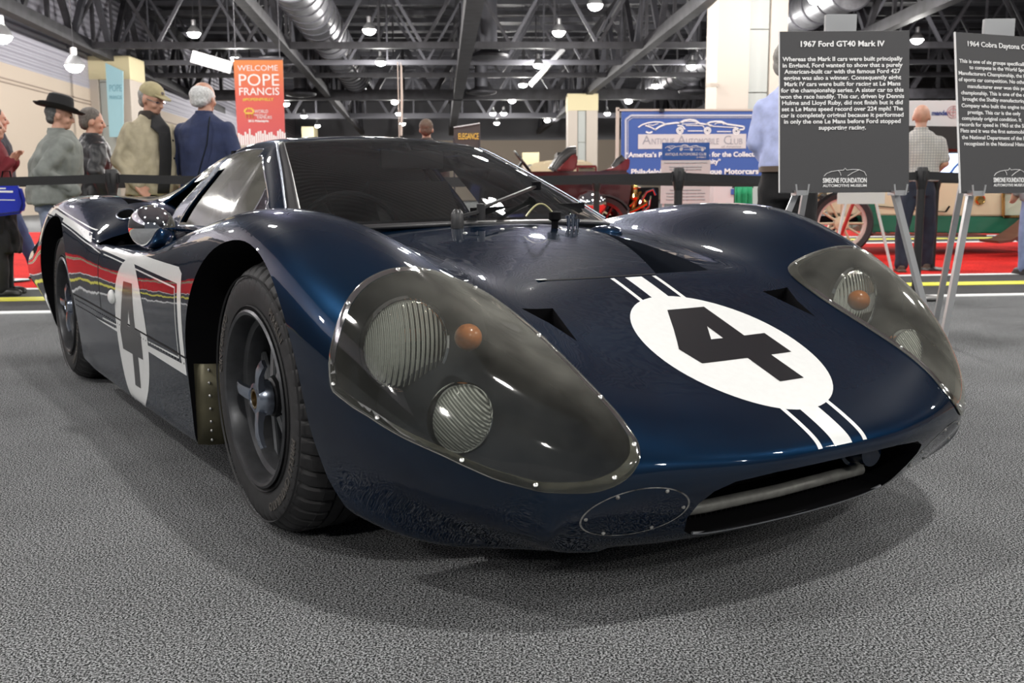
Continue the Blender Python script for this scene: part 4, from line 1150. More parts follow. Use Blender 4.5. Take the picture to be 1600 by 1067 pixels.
# ------------------------------------------------------------------ wheels
def curved_text(s, size, r, a_mid, y, up=1):
    me = text_mesh(s, size, extrude=.0012, offset=size * .012, spacing=1.08)
    b = bmesh.new(); b.from_mesh(me)
    bmesh.ops.subdivide_edges(b, edges=[e for e in b.edges if e.calc_length() > .008], cuts=2)
    for v in b.verts:
        x, yy, z = v.co
        a = a_mid + x / r * up * -1
        rr = r + yy * up
        v.co = Vector((rr * math.cos(a), y - z, rr * math.sin(a)))
    return b
M['mag_l'] = mat('grey_magnesium', (.20, .21, .22), rough=.35, metal=.5)
def make_wheel(side, loc, tw, tr, name='wheel'):
    """outer face towards -y when side=-1"""
    w = empty(name, loc); w.parent = CAR
    s = 1 if side < 0 else -1
    ho = 0.0  # outer sidewall plane
    prof = [(.192, .012), (.205, .002), (.222, -.002), (.250, -.006), (.272, -.004), (.290, .004), (.303, .016), (.311, .030), (.3175, .050)]
    k = tr / .32
    prof = [(r * (k if r > .26 else 1), h) for r, h in prof]
    tread = []
    x = .050
    while x < tw - .05:
        tread += [(tr - .001, x), (tr, x + .026), (tr - .008, x + .027), (tr - .008, x + .031)]; x += .032
    prof2 = prof + tread + [(tr - .004, tw - .04), (tr - .012, tw - .02), (tr - .03, tw - .004), (.26, tw), (.20, tw - .01)]
    b = bmesh.new(); n = 288; npz = len(prof)
    def fn(j, kk, r):
        if npz - 4 <= j <= npz + 1 and (kk % 6) in (0,): return r - .010
        return r
    lathe(b, [(r, h) for r, h in prof2], n, 'y', fn=fn, closed=True)
    o = obj('tyre', b, M['rubber'], w, angle=32)
    if s < 0: o.scale = (1, -1, 1)
    # sidewall rings
    b = bmesh.new()
    for rr in (.216, .286):
        lathe(b, [(rr - .002, -.0035), (rr, -.0075), (rr + .002, -.0035)], 96, 'y', closed=True)
    o2 = obj('tyre_ridge', b, M['rubber'], o)
    for am, tx in ((-.72, 'PIRELLI CINTURATO'), (.85, 'PIRELLI'), (2.7, 'CINTURATO')):
        b = curved_text(tx, .027, .243, am, -.0062, 1)
        if s < 0:
            for v in b.verts: v.co.x *= -1
        o3 = obj('tyre_lettering', b, M['rubber_text'], o, smooth=False)
    # rim
    b = bmesh.new()
    lathe(b, [(.196, .004), (.206, -.004), (.208, -.009), (.203, -.013), (.196, -.010), (.190, .004), (.188, .030), (.176, .036), (.172, .046), (.172, .095), (.160, .102), (.150, .104), (.146, .112), (.152, .118), (.176, .118), (.180, .19), (.20, .20), (.20, .19)], 72, 'y', closed=True)
    r_ = obj('rim', b, M['mag'], w, angle=40)
    b = bmesh.new()
    for i in range(8):
        a = i * PI / 4 + .35
        ca, sa = math.cos(a), math.sin(a)
        p0 = Vector((.045 * ca, .050, .045 * sa)); p1 = Vector((.171 * ca, .074, .171 * sa))
        bar(b, p0, p1, .030, .014, up=(0, 1, 0)); bar(b, p0 + Vector((0, .012, 0)), p1 + Vector((0, .012, 0)), .010, .034, up=(0, 1, 0))
    bmesh.ops.bevel(b, geom=b.edges, offset=.003, segments=2, affect='EDGES')
    obj('spokes', b, M['mag_l'], r_)
    b = bmesh.new(); lathe(b, [(.0001, .13), (.168, .13), (.17, .10), (.165, .135)], 40, 'y'); obj('brake_disc', b, M['mag_dark'], w)
    b = bmesh.new(); lathe(b, [(.070, .10), (.066, .075), (.058, .062), (.050, .055), (.046, .035), (.040, .030), (.0001, .030)], 40, 'y'); 
    for i in range(12):
        a = i * PI / 6; lathe(b, [(.006, .085), (.006, .058), (.0001, .056)], 8, 'y', (.062 * math.cos(a), 0, .062 * math.sin(a)))
    obj('hub', b, M['mag_dark'], w)
    sp = empty('spinner', (0, 0, 0)); sp.parent = w
    b = bmesh.new(); lathe(b, [(.020, .028), (.043, .028), (.043, .008), (.036, -.004), (.026, -.008), (.024, -.004), (.023, .02)], 40, 'y', closed=True); obj('spinner_ring', b, M['spin'], sp)
    b = bmesh.new(); lathe(b, [(.023, .028), (.023, -.006), (.018, -.006), (.017, .02), (.0001, .02)], 30, 'y'); obj('hub_bore', b, M['brass'], sp)
    for a in (math.radians(172), math.radians(292), math.radians(52)):
        b = bmesh.new(); d = Vector((math.cos(a), 0, math.sin(a))); t = Vector((-d.z, 0, d.x))
        rows_ = []
        for q, wd, yy, th in ((.034, .030, .004, .018), (.06, .027, -.004, .014), (.085, .025, -.008, .011), (.108, .024, -.006, .009), (.118, .022, -.003, .008)):
            c = d * q + Vector((0, yy, 0))
            rows_.append([b.verts.new(c + t * (wd / 2 * sx) + Vector((0, th / 2 * sy, 0))) for sx, sy in ((-1, -1), (0, -1.35), (1, -1), (1, 1), (-1, 1))])
        for A_, B_ in zip(rows_, rows_[1:]):
            for i in range(5): b.faces.new([A_[i], A_[(i + 1) % 5], B_[(i + 1) % 5], B_[i]])
        b.faces.new(rows_[0][::-1]); b.faces.new(rows_[-1])
        obj('spinner_ear', b, M['spin'], sp, angle=50)
    if s < 0: w.rotation_euler = (0, 0, PI)
    if s < 0:
        o.scale = (1, 1, 1); 
    return w
make_wheel(-1, (0, -.842, .320), .225, .320)
make_wheel(1, (0, .842, .320), .225, .320)
make_wheel(-1, (-2.413, -.858, .322), .28, .322)
make_wheel(1, (-2.413, .858, .322), .28, .322)

# riveted splash panels behind the front wheels
for s in (-1, 1):
    sp = empty('splash_panel', (0, 0, 0)); sp.parent = CAR
    b = bmesh.new(); prism(b, [(-.405, .865 * s, .10), (-.405, .875 * s, .36), (-.36, .83 * s, .42), (-.335, .60 * s, .42), (-.335, .60 * s, .10), (-.36, .80 * s, .10)], (0, 0, 0), (0, 0, .0001)) if False else None
    V = []; ys = [.868, .845, .80, .70, .56]; xs = [-.424, -.400, -.385, -.38, -.38]
    for z in (.125, .19, .26, .345):
        for x, y in zip(xs, ys): V.append((x, y * s, z))
    F = [(r * 5 + c, r * 5 + c + 1, r * 5 + c + 6, r * 5 + c + 5) for r in range(3) for c in range(4)]
    o = obj('panel_skin', (V, F), M['alu'], sp, angle=60)
    md = o.modifiers.new('s', 'SOLIDIFY'); md.thickness = .003
    b = bmesh.new()
    for z in (.14, .165, .19, .225, .26, .295, .33):
        sphere(b, (-.392, .838 * s, z), .004, u=8, v=5); 
    for y in (.80, .74, .68): sphere(b, (-.380, y * s, .33), .004, u=8, v=5)
    obj('panel_rivets', b, M['screw'], sp, kind='stuff')
# ------------------------------------------------------------------ placards on easels
M['board'] = mat('charcoal_board', (.045, .045, .048), rough=.6)
M['boardedge'] = mat('white_foam_edge', (.8, .8, .8), rough=.7)
M['textw'] = mat('white_print', (.85, .85, .85), rough=.6)
M['postblk'] = mat('black_post', (.012, .012, .013), rough=.45)
M['belt'] = mat('black_belt', (.010, .010, .011), rough=.7)
M['signblue'] = mat('sign_blue', (.040, .10, .36), rough=.45)
M['signblue2'] = mat('deep_sign_blue', (.02, .09, .34), rough=.45)
M['paper'] = mat('white_paper', (.62, .60, .60), rough=.8)
M['silverl'] = mat('silver_line', (.50, .53, .62), rough=.5)
M['greytext'] = mat('grey_print', (.30, .30, .34), rough=.6)

def placard(P, Yt, Yb, label, roll, w, h, yaw=0):
    """board centre at P; local x right, z up"""
    t = empty('placard', P, label=label, cat='sign')
    t.rotation_euler = (math.radians(-7), math.radians(roll), math.radians(yaw))
    b = bmesh.new(); box(b, (0, .004, 0), (w, .006, h)); obj('board', b, M['board'], t, smooth=False)
    b = bmesh.new(); box(b, (0, .0075, 0), (w + .003, .004, h + .003)); box(b, (-w / 2 - .001, .005, 0), (.003, .009, h)); obj('foam_core', b, M['boardedge'], t, smooth=False)
    return t
D1 = 4.45
s1 = D1 * 1.0 / FPX
P1 = px(1319.5, 174.5, D1); W1, H1 = 198 * s1 * 1.0, 244 * s1 / math.cos(math.radians(7)) * .995
pl1 = placard(P1, 0, 0, 'charcoal placard reading 1967 Ford GT40 Mark IV on a silver easel', -.1, W1, H1)
def ptxt(par, s, pxx, pyy, size, width, cx, cy, align='CENTER', off=.012, mt='textw', name='lettering', zoff=-.0018, xs=1.0, sq=None):
    o = text(name, s, size * s1 * 1.36, par, M[mt], ((pxx - cx) * s1 * xs, zoff, -(pyy - cy) * s1), width=width * s1 if width else None, extrude=.0004, offset=off * size * s1, align=align)
    if sq: o.scale = (sq * xs * .95, 1, 1)
    return o
c1 = (1319.5, 174.5)
ptxt(pl1, '1967 Ford GT40 Mark IV', 1315, 75.5, 8.6, 128, *c1, off=.035)
L = [('Whereas the Mark II cars were built principally', 183), ('in England, Ford wanted to show that a purely', 183), ('American-built car with the famous Ford 427', 177), ('engine was also a winner. Consequently eight', 179),
     ('Mark IV cars were built for racing at Le Mans', 177), ('for the championship series. A sister car to this', 187), ('won the race handily. This car, driven by Dennis', 189), ('Hulme and Lloyd Ruby, did not finish but it did', 184),
     ('set a Le Mans speed record over 224 mph! The', 185), ('car is completely original because it performed', 187), ('in only the one Le Mans before Ford stopped', 178), ('supporting racing.', 72)]
for i, (s, w) in enumerate(L): ptxt(pl1, s, 1316, 97.5 + i * 9.47, 6.6, w, *c1, off=.028)
def museum_logo(par, cx_, cy_, c):
    ptxt(par, 'SIMEONE FOUNDATION', cx_, cy_ + 1, 7.4, 67, *c, off=.035); ptxt(par, 'AUTOMOTIVE MUSEUM', cx_, cy_ + 7.6, 4.3, 67, *c, off=.02)
    b = bmesh.new()
    def arc(pts): tube(b, [((x + cx_ - c[0]) * s1, -.002, -(y + cy_ - c[1]) * s1) for x, y in pts], .0012, 6)
    arc([(-32, -9), (-28, -13), (-20, -16), (-10, -17.5), (-2, -18), (0, -21), (3, -18), (12, -19), (22, -18.5), (30, -15), (33, -9)])
    arc([(-10, -17.5), (-7, -14), (-6, -10)]); arc([(22, -18.5), (12, -14), (4, -9)])
    obj('fender_emblem', b, M['textw'], par)
museum_logo(pl1, 1320, 281.5, c1)
YW = math.radians(21); XS = 1 / (math.cos(YW) - .447 * math.sin(YW))
P2 = px(1497.5, 176, D1) + Vector((math.cos(YW), math.sin(YW), 0)) * (W1 / 2); c2 = (1497.5 + W1 / 2 / XS / s1, 176)
pl2 = placard(P2, 0, 0, 'charcoal placard cut by the right picture edge, headed 1964 Cobra Daytona', 0, W1, H1, 21)
L2 = [('1964 Cobra Daytona Coupe', 8.0, 1513, 71, None), ('This is one of six groups specifically built', 6, 1501, 97, None), ('to compete in the World Sports Car', 6, 1516, 106, None), ('Manufacturers Championship, the highest', 6, 1499, 115.5, None),
      ('of sports car competition. No other team', 6, 1499, 125, None), ('manufacturer ever won this prestige', 6, 1512, 135, None), ('championship. This is one of the cars that', 6, 1502, 145, None), ('brought the Shelby manufacturing', 6, 1504, 154.5, None),
      ('Company who built the engine to', 6, 1502, 164.5, None), ('prestige. This car is the only', 6, 1511, 174.5, None), ('completely original condition. It', 6, 1502, 184, None), ('records for speed in 1965 at the Salt', 6, 1498, 193.5, None),
      ('Flats and it was the first automobile', 6, 1499, 203, None), ('the National Department of the Interior', 6, 1501, 213, None), ('recognized in the National Historic', 6, 1504, 222.5, None)]
for s, sz, x, y, w in L2: ptxt(pl2, s, x, y + 3, sz, None, *c2, align='LEFT', off=.02, xs=XS, sq=.94)
museum_logo(pl2, c2[0], 281, c2)

def easel(Ax, floor_l, floor_r, P, c, label, legs, toppx):
    t = empty('easel', (P.x, P.y + .05, 0), label=label, cat='easel')
    o0 = Vector(t.location)
    for a, b_, w in legs:
        q = bmesh.new(); bar(q, a - o0, b_ - o0, w, w); obj('leg', q, M['alu_l'], t, smooth=False)
    for a in [l[0] for l in legs[:2]]:
        q = bmesh.new(); a = a - o0
        box(q, a + Vector((0, -.03, -.012)), (.05, .08, .022)); bar(q, a + Vector((-.022, -.075, -.02)), a + Vector((-.028, -.075, .025)), .006); bar(q, a + Vector((.022, -.075, -.02)), a + Vector((.028, -.075, .025)), .006)
        obj('board_holder', q, M['alu_l'], t, smooth=False)
    q = bmesh.new(); tp = px(*toppx, D1 + (.09 if toppx[0] < 1400 else .19)) - o0; box(q, tp, (.135, .03, .085), bevel=.004); obj('top_clamp', q, mat('grey_clamp', (.30, .31, .32), rough=.6), t)
    q = bmesh.new(); bar(q, tp + Vector((0, .02, 0)), tp + Vector((0, .05, -.55)), .03); obj('mast', q, M['alu_l'], t, smooth=False)
    return t
f1r = pxz(1467, 572); f1l = Vector((2 * P1.x - f1r.x, f1r.y, 0))
easel(0, 0, 0, P1, c1, 'silver aluminium easel holding the Mark IV placard', [(px(1397, 297, 4.44), f1r, .026), (px(1246, 297, 4.44), f1l, .026), (px(1284, 150, 4.62), Vector((1.42, 5.25, 0)), .026)], (1313, 38.5))
f2l = pxz(1466, 571) ; f2l.x += .0
easel(0, 0, 0, P2, c2, 'silver aluminium easel holding the right hand placard', [(px(1517, 298, 4.44), f2l, .026), (px(1672, 302, 4.44), Vector((2 * P2.x - f2l.x, f2l.y, 0)), .026), (px(1520, 200, 4.60), pxz(1456, 532) , .026)], (1560, 45))

# ------------------------------------------------------------------ belt barriers
def stanchion(p, H, label, group=None):
    t = empty('belt_post', p, label=label, cat='barrier post', group=group)
    q = bmesh.new(); lathe(q, [(.0001, 0), (.17, 0), (.175, .012), (.165, .022), (.05, .03), (.045, .035), (.0001, .036)], 36); obj('base', q, M['postblk'], t)
    q = bmesh.new(); tube(q, [(0, 0, .03), (0, 0, H - .12)], .030, 20); obj('tube', q, M['postblk'], t)
    q = bmesh.new(); lathe(q, [(.030, H - .16), (.041, H - .11), (.041, H - .012), (.036, H), (.0001, H)], 24)
    for a in range(4): box(q, (.042 * math.cos(a * PI / 2), .042 * math.sin(a * PI / 2), H - .06), (.016, .016, .07))
    obj('belt_head', q, M['postblk'], t); return t
def beltstrip(a, b_, label, h=.058):
    a = Vector(a); b_ = Vector(b_); q = bmesh.new(); n = 16; V = []
    for i in range(n + 1):
        u = i / n; p = a.lerp(b_, u); p.z -= .03 * 4 * u * (1 - u)
        V.append(p)
    for i in range(n): bar(q, V[i], V[i + 1], .004, h, up=(0, 0, 1))
    o = obj('barrier_belt', q, M['belt'], smooth=False); setp(o, label, 'belt'); return o
F1 = Vector((px(175, 290, 6.92).x, 6.92, 0)); F2 = Vector((px(1060, 290, 7.22).x, 7.22, 0)); F3 = Vector((2.99, 7.36, 0)); F0 = Vector((-6.2, 6.5, 0)); F4 = Vector((6.4, 7.8, 0))
Hs = .965
stanchion(F0, Hs, 'black belt post beyond the left edge of the picture'); stanchion(F1, Hs, 'black belt post beside the man in the tan jacket')
stanchion(F2, Hs, 'black belt post in front of the blue club sign'); stanchion(F3, Hs, 'black belt post between the two placards, in the front row'); stanchion(F4, Hs, 'black belt post beyond the right edge of the picture')
hb = Vector((0, 0, Hs - .06))
beltstrip(F0 + hb, F1 + hb, 'black belt across the hatted man and the leather jacket'); beltstrip(F1 + hb, F2 + hb, 'black belt crossing behind the windscreen of the race car')
beltstrip(F2 + hb, F3 + hb, 'black belt across the blue club sign to the placards'); beltstrip(F3 + hb, F4 + hb, 'black belt behind the right hand placard')
R1 = Vector((4.27, 10.14, 0)); R0 = Vector((px(932, 300, 9.7).x, 9.7, 0)); Rm = Vector((-4.66, 9.25, 0)); R2_ = Vector((8.3, 10.6, 0))
for p, l in ((R1, 'black belt post on the red carpet right of the plaid shirt'), (R0, 'black belt post in front of the dark red antique car'), (Rm, 'black belt post on the red carpet at the far left'), (R2_, 'black belt post of the rear row beyond the right edge')): stanchion(p, Hs, l)
beltstrip(R0 + hb, R1 + hb, 'rear row belt across the paper poster and brass engine'); beltstrip(R1 + hb, R2_ + hb, 'rear row belt in front of the green antique car'); beltstrip(Rm + hb, R0 + hb, 'rear row belt running left behind the visitors')

# ------------------------------------------------------------------ blue club sign
def PX(x, y, Y, o=None):
    p = px(x, y, Y); return p - o if o is not None else p
BY = 16.0
t = empty('club_sign', (px(1085, 300, BY).x, BY, 0), label='wide blue club banner with three outlined cars on a white frame', cat='sign'); o0 = Vector(t.location)
def rect(b, x0, y0, x1, y1, Y, off=0, th=.02):
    a = px(x0, y0, Y); c = px(x1, y1, Y)
    box(b, ((a.x + c.x) / 2 - o0.x, off, (a.z + c.z) / 2), (abs(c.x - a.x), th, abs(a.z - c.z)))
q = bmesh.new(); rect(q, 971, 174, 1216, 284, BY); obj('blue_panel', q, M['signblue'], t, smooth=False)
q = bmesh.new(); bar(q, PX(965, 168, BY, o0), Vector((PX(965, 168, BY, o0).x, 0, 0)), .05); bar(q, PX(1222, 168, BY, o0), Vector((PX(1222, 168, BY, o0).x, 0, 0)), .05); bar(q, PX(965, 172, BY, o0), PX(1222, 172, BY, o0), .05, .03); obj('frame', q, M['beige2'], t, smooth=False)
q = bmesh.new(); rect(q, 1030, 171, 1037, 175, BY, -.05, .08); obj('clip', q, M['postblk'], t)
def line(b, pts, w, Y, off=-.02):
    P = [PX(x, y, Y, o0) + Vector((0, off, 0)) for x, y in pts]
    for a, c in zip(P, P[1:]): bar(b, a, c, .004, w, up=(0, 0, 1)) if abs((c - a).normalized().z) < .9 else bar(b, a, c, w, .004, up=(0, 1, 0))
sc8 = BY / FPX
q = bmesh.new(); line(q, [(1216, 180.5), (986, 180.5), (977.5, 187), (977.5, 250)], 3 * sc8, BY); line(q, [(1216, 278.5), (990, 278.5)], 2.5 * sc8, BY); line(q, [(1216, 184), (988, 184), (981, 189), (981, 250)], .9 * sc8, BY); obj('border_line', q, M['silverl'], t, smooth=False)
q = bmesh.new(); rect(q, 997, 210, 1165, 232, BY, -.015, .01); obj('name_plate', q, M['paper'], t, smooth=False)
def cars_art(b, fx, fy, w):
    def L_(pts, ww=1.0):
        P = [fx(x, y) for x, y in pts]
        for a, c in zip(P, P[1:]): bar(b, a, c, .004, w * ww, up=(0, 0, 1))
    L_([(997, 199), (1003, 195), (1012, 192), (1023, 190.5), (1033, 191), (1039, 194)], 1.2); L_([(1023, 203), (1030, 198), (1040, 194), (1055, 192), (1063, 192)], 1.6)
    L_([(1008, 196), (1017, 199), (1024, 203)], 1.2); L_([(1012, 195), (1020, 196), (1028, 193)], .7)
    L_([(1061, 192), (1069, 188), (1078, 187), (1086, 188), (1093, 193), (1106, 194.5), (1113, 197)], 1.5); L_([(1065, 192), (1071, 189.5), (1085, 190), (1090, 193.5), (1065, 194)], .7); L_([(1058, 196), (1066, 197), (1070, 202)], 1.2); L_([(1071, 196), (1098, 196.5), (1100, 200)], .8)
    L_([(1103, 194), (1109, 191), (1117, 189.8), (1127, 190), (1135, 194), (1150, 196), (1162, 198), (1162, 202), (1152, 203)], 1.5); L_([(1116, 194.5), (1120, 192), (1128, 192), (1131, 195)], .7); L_([(1108, 197), (1140, 199), (1150, 199)], .8)
    L_([(1074, 204.6), (1098, 204.6)], .9); L_([(1120, 205.6), (1142, 205.6)], .9); L_([(1009, 206), (1014, 208), (1019, 206)], 1.6)
    for x, y in ((1062, 204), (1105, 204), (1150, 205)):
        for r, ww in ((4.9, 1.2), (2.4, 1.6)):
            L_([(x + r * math.cos(a), y + r * math.sin(a)) for a in np.linspace(0, 2 * PI, 17)], ww)
q = bmesh.new(); cars_art(q, lambda x, y: PX(x, y, BY, o0) + Vector((0, -.02, 0)), None, 1.5 * sc8); obj('car_outlines', q, M['textw'], t, smooth=False)
def stxt(s, x, y, size, w, mt, par, Y, align='CENTER', off=0.0, name='lettering', dy=-.022):
    p = px(x, y, Y) - Vector(par.location)
    k = Y / FPX
    return text(name, s, size * k * 1.36, par, M[mt], (p.x, dy, p.z), width=w * k if w else None, extrude=.002, offset=off * size * k, align=align)
for s, x, sz, w in (('A', 1010, 14, 13), ('NTIQUE', 1035.5, 9.5, 35), ('A', 1064.5, 14, 13), ('UTOMOBILE', 1097, 9.5, 50), ('C', 1136, 14, 11), ('LUB', 1150, 9.5, 18)): stxt(s, x, 225.5, sz, w, 'greytext', t, BY, off=-.01)
stxt('of America', 1142, 230.5, 3.2, 30, 'greytext', t, BY)
stxt('\u201cAmerica\u2019s Premier Resource for the Collectible', 1085, 245, 7.5, 212, 'textw', t, BY, off=.04)
stxt('Vehicle Community\u201d', 1085, 256, 7.5, 80, 'textw', t, BY, off=.04)
stxt('Philadelphia Region Antique Motorcars', 1085, 272, 8.5, 196, 'textw', t, BY, off=.04)
stxt('Club', 1015, 285, 5, 12, 'textw', t, BY)

# paper poster on a stand, blue header
t = empty('paper_poster', (px(1071, 300, 10.6).x, 10.6, 0), label='tall white paper poster with a blue header, behind the belt post', cat='sign'); o0 = Vector(t.location)
q = bmesh.new(); rect(q, 1033, 250, 1108.5, 318, 10.6, 0, .01); obj('paper_sheet', q, M['paper'], t, smooth=False)
q = bmesh.new(); rect(q, 1034.5, 223, 1108, 250, 10.6, -.004, .012); obj('header', q, M['signblue2'], t, smooth=False)
k = .44
q = bmesh.new(); cars_art(q, lambda x, y: PX(1071 + (x - 1081) * .38, 233.5 + (y - 204) * .42, 10.6, o0) + Vector((0, -.012, 0)), None, .55 * 10.6 / FPX); obj('car_outlines', q, M['textw'], t, smooth=False)
stxt('ANTIQUE AUTOMOBILE CLUB', 1071, 243, 4.2, 63, 'textw', t, 10.6, dy=-.013); stxt('OF AMERICA', 1095, 247, 2.4, 15, 'textw', t, 10.6, dy=-.013)
for i, (w, y) in enumerate([(66, 255.5), (50, 262), (48, 266), (60, 280), (58, 284), (60, 288), (48, 298), (60, 303), (58, 308), (60, 313)]): stxt('Presented courtesy of the region members and friends', 1071, y, 2.0, w, 'greytext', t, 10.6, dy=-.008)
q = bmesh.new()
for sx in (-.2, .2): bar(q, (sx, .03, 1.2), (sx * 1.3, .03, 0), .02)
bar(q, (0, .03, 1.2), (0, .5, 0), .02); obj('stand_legs', q, M['paper'], t, smooth=False)

# orange-red welcome banner
BY2 = 30
t = empty('welcome_banner', (px(403, 300, BY2).x, BY2, px(403, 92, BY2).z), label='orange red hanging banner with white welcome lettering and a skyline', cat='banner'); o0 = Vector(t.location)
def bpx(x, y): return px(x, y, BY2) - o0
q = bmesh.new(); Pb = [bpx(364.5, 93.5), bpx(441.5, 93), bpx(445.5, 226), bpx(372, 226)]; prism(q, Pb, (0, 0, 0), (0, .03, 0))
mb_ = mat('banner_red', (.60, .10, .08), rough=.7)
nt = mb_.node_tree; tcx = nt.nodes.new('ShaderNodeTexCoord'); sp_ = nt.nodes.new('ShaderNodeSeparateXYZ'); rr = nt.nodes.new('ShaderNodeValToRGB'); mr_ = nt.nodes.new('ShaderNodeMapRange')
nt.links.new(tcx.outputs['Object'], sp_.inputs[0]); nt.links.new(sp_.outputs['Z'], mr_.inputs[0]); mr_.inputs[1].default_value = -2.4; mr_.inputs[2].default_value = 0
rr.color_ramp.elements[0].color = (.55, .09, .10, 1); rr.color_ramp.elements[1].color = (.70, .24, .07, 1); e = rr.color_ramp.elements.new(.55); e.color = (.60, .11, .08, 1)
nt.links.new(mr_.outputs[0], rr.inputs[0]); nt.links.new(rr.outputs[0], nt.nodes['Principled BSDF'].inputs['Base Color'])
obj('cloth', q, mb_, t, smooth=False)
M['bwhite'] = mat('banner_white_print', (.80, .76, .74), rough=.7); M['byellow'] = mat('banner_gold_print', (.72, .50, .08), rough=.7)
def btx(s, x, y, size, w, mt='bwhite', off=.0):
    p = bpx(x, y); kk = BY2 / FPX
    text('lettering', s, size * kk * 1.36, t, M[mt], (p.x, -.01, p.z), width=w * kk, extrude=.003, offset=off * size * kk, align='CENTER')
btx('WELCOME', 403, 110.5, 8.6, 61); btx('POPE', 404.5, 134, 18.5, 61, off=.0); btx('FRANCIS', 405, 148.5, 11.5, 61, off=.01); btx('#POPEINPHILLY', 403.5, 157.5, 4.4, 47, 'byellow', .03)
btx('WORLD', 408.5, 176.5, 5.2, 21); btx('MEETING OF', 407, 181, 2.6, 20); btx('FAMILIES', 413.5, 185.5, 4.4, 22); btx('2015 Philadelphia', 404, 190.5, 3.2, 31, off=.05)
q = bmesh.new()
for k in range(7):
    a = PI * k / 6; c_ = bpx(389.5, 177) + Vector((.13 * math.cos(a), -.012, .05 + .09 * math.sin(a))); sphere(q, c_, .030, (1, .2, 1), 8, 6)
for dx in (-5, 0, 5):
    bar(q, bpx(389.5 + dx, 177) + Vector((0, -.012, 0)), bpx(389.5 + dx, 184.5) + Vector((0, -.012, 0)), .05, .006)
bar(q, bpx(383, 177) + Vector((0, -.012, 0)), bpx(396, 177) + Vector((0, -.012, 0)), .006, .05); obj('emblem', q, M['byellow'], t)
q = bmesh.new(); random.seed(3); x = 372
hs = [9, 6, 4, 11, 7, 17, 5, 3, 9, 12, 13, 8, 14, 6, 10, 11, 5, 3, 13, 16, 12, 9]
for h_ in hs:
    w_ = 3.4; a = bpx(x, 215 - h_ * .8); c_ = bpx(x + w_, 227)
    box(q, ((a.x + c_.x) / 2, -.008, (a.z + c_.z) / 2), (abs(c_.x - a.x) * .98, .012, abs(a.z - c_.z))); x += w_
obj('skyline', q, M['bwhite'], t, smooth=False)
q = bmesh.new(); bar(q, bpx(364, 92), bpx(442, 92), .06); bar(q, bpx(368, 92), bpx(368, 92) + Vector((0, 0, 7.3)), .02); bar(q, bpx(437, 92), bpx(437, 92) + Vector((0, 0, 7.3)), .02); obj('top_rail', q, M['steel_l'], t, smooth=False)

# light blue banner on the left column
BY3 = 48
t = empty('blue_banner', px(180, 300, BY3), label='pale blue hanging banner on the column by the left wall', cat='banner'); o0 = Vector(t.location)
q = bmesh.new(); prism(q, [px(*p, BY3) - o0 for p in ((164.5, 98), (192, 111), (193, 214), (171, 214))], (0, 0, 0), (0, .05, 0)); obj('cloth', q, mat('pale_blue_cloth', (.36, .60, .68), rough=.7), t, smooth=False)
for s, y, sz in (('POPE', 143, 11), ('FRANCIS', 155, 6)):
    p = px(181, y, BY3) - o0; kk = BY3 / FPX; text('lettering', s, sz * kk * 1.36, t, mat('pale_teal_print', (.22, .44, .52), rough=.7), (p.x, -.02, p.z), width=19 * kk, extrude=.004, align='CENTER')
# dark sign with gold word, tall white flag
BY4 = 24
t = empty('dark_sign', (px(730, 300, BY4).x, BY4, 0), label='black sign with a gold word, seen over the windscreen', cat='sign'); o0 = Vector(t.location)
q = bmesh.new(); prism(q, [px(*p, BY4) - o0 for p in ((709, 199), (750, 192.5), (750.5, 232), (709, 232))], (0, 0, 0), (0, .05, 0)); obj('board', q, mat('dark_brown_board', (.035, .03, .028), rough=.6), t, smooth=False)
q = bmesh.new(); bar(q, px(709, 199, BY4) - o0 + Vector((0, -.02, 0)), px(750, 192.5, BY4) - o0 + Vector((0, -.02, 0)), .03, .02); obj('top_rail', q, M['alu_l'], t, smooth=False)
p = px(732, 217.5, BY4) - o0; kk = BY4 / FPX; text('lettering', 'ELEGANCE', 9.5 * kk * 1.36, t, M['byellow'], (p.x, -.02, p.z), width=31 * kk, extrude=.003, offset=.001)
q = bmesh.new(); bar(q, (-.3, 0, 0), (-.3, 0, 2.1), .04); bar(q, (.3, 0, 0), (.3, 0, 2.1), .04); obj('posts', q, M['steel'], t, smooth=False)
t = empty('white_flag', (px(628, 300, 26).x, 26, 0), label='thin white feather flag standing up behind the car roof', cat='flag'); o0 = Vector(t.location)
q = bmesh.new(); prism(q, [px(*p, 26) - o0 for p in ((625.5, 96), (628, 104), (629.5, 150), (628.5, 212), (625.5, 212), (626, 150))], (0, 0, 0), (0, .03, 0)); obj('cloth', q, M['beige2'], t, smooth=False)
q = bmesh.new(); bar(q, (-.04, 0, 0), (-.04, 0, px(628, 97, 26).z), .02); obj('pole', q, M['beige2'], t, smooth=False)

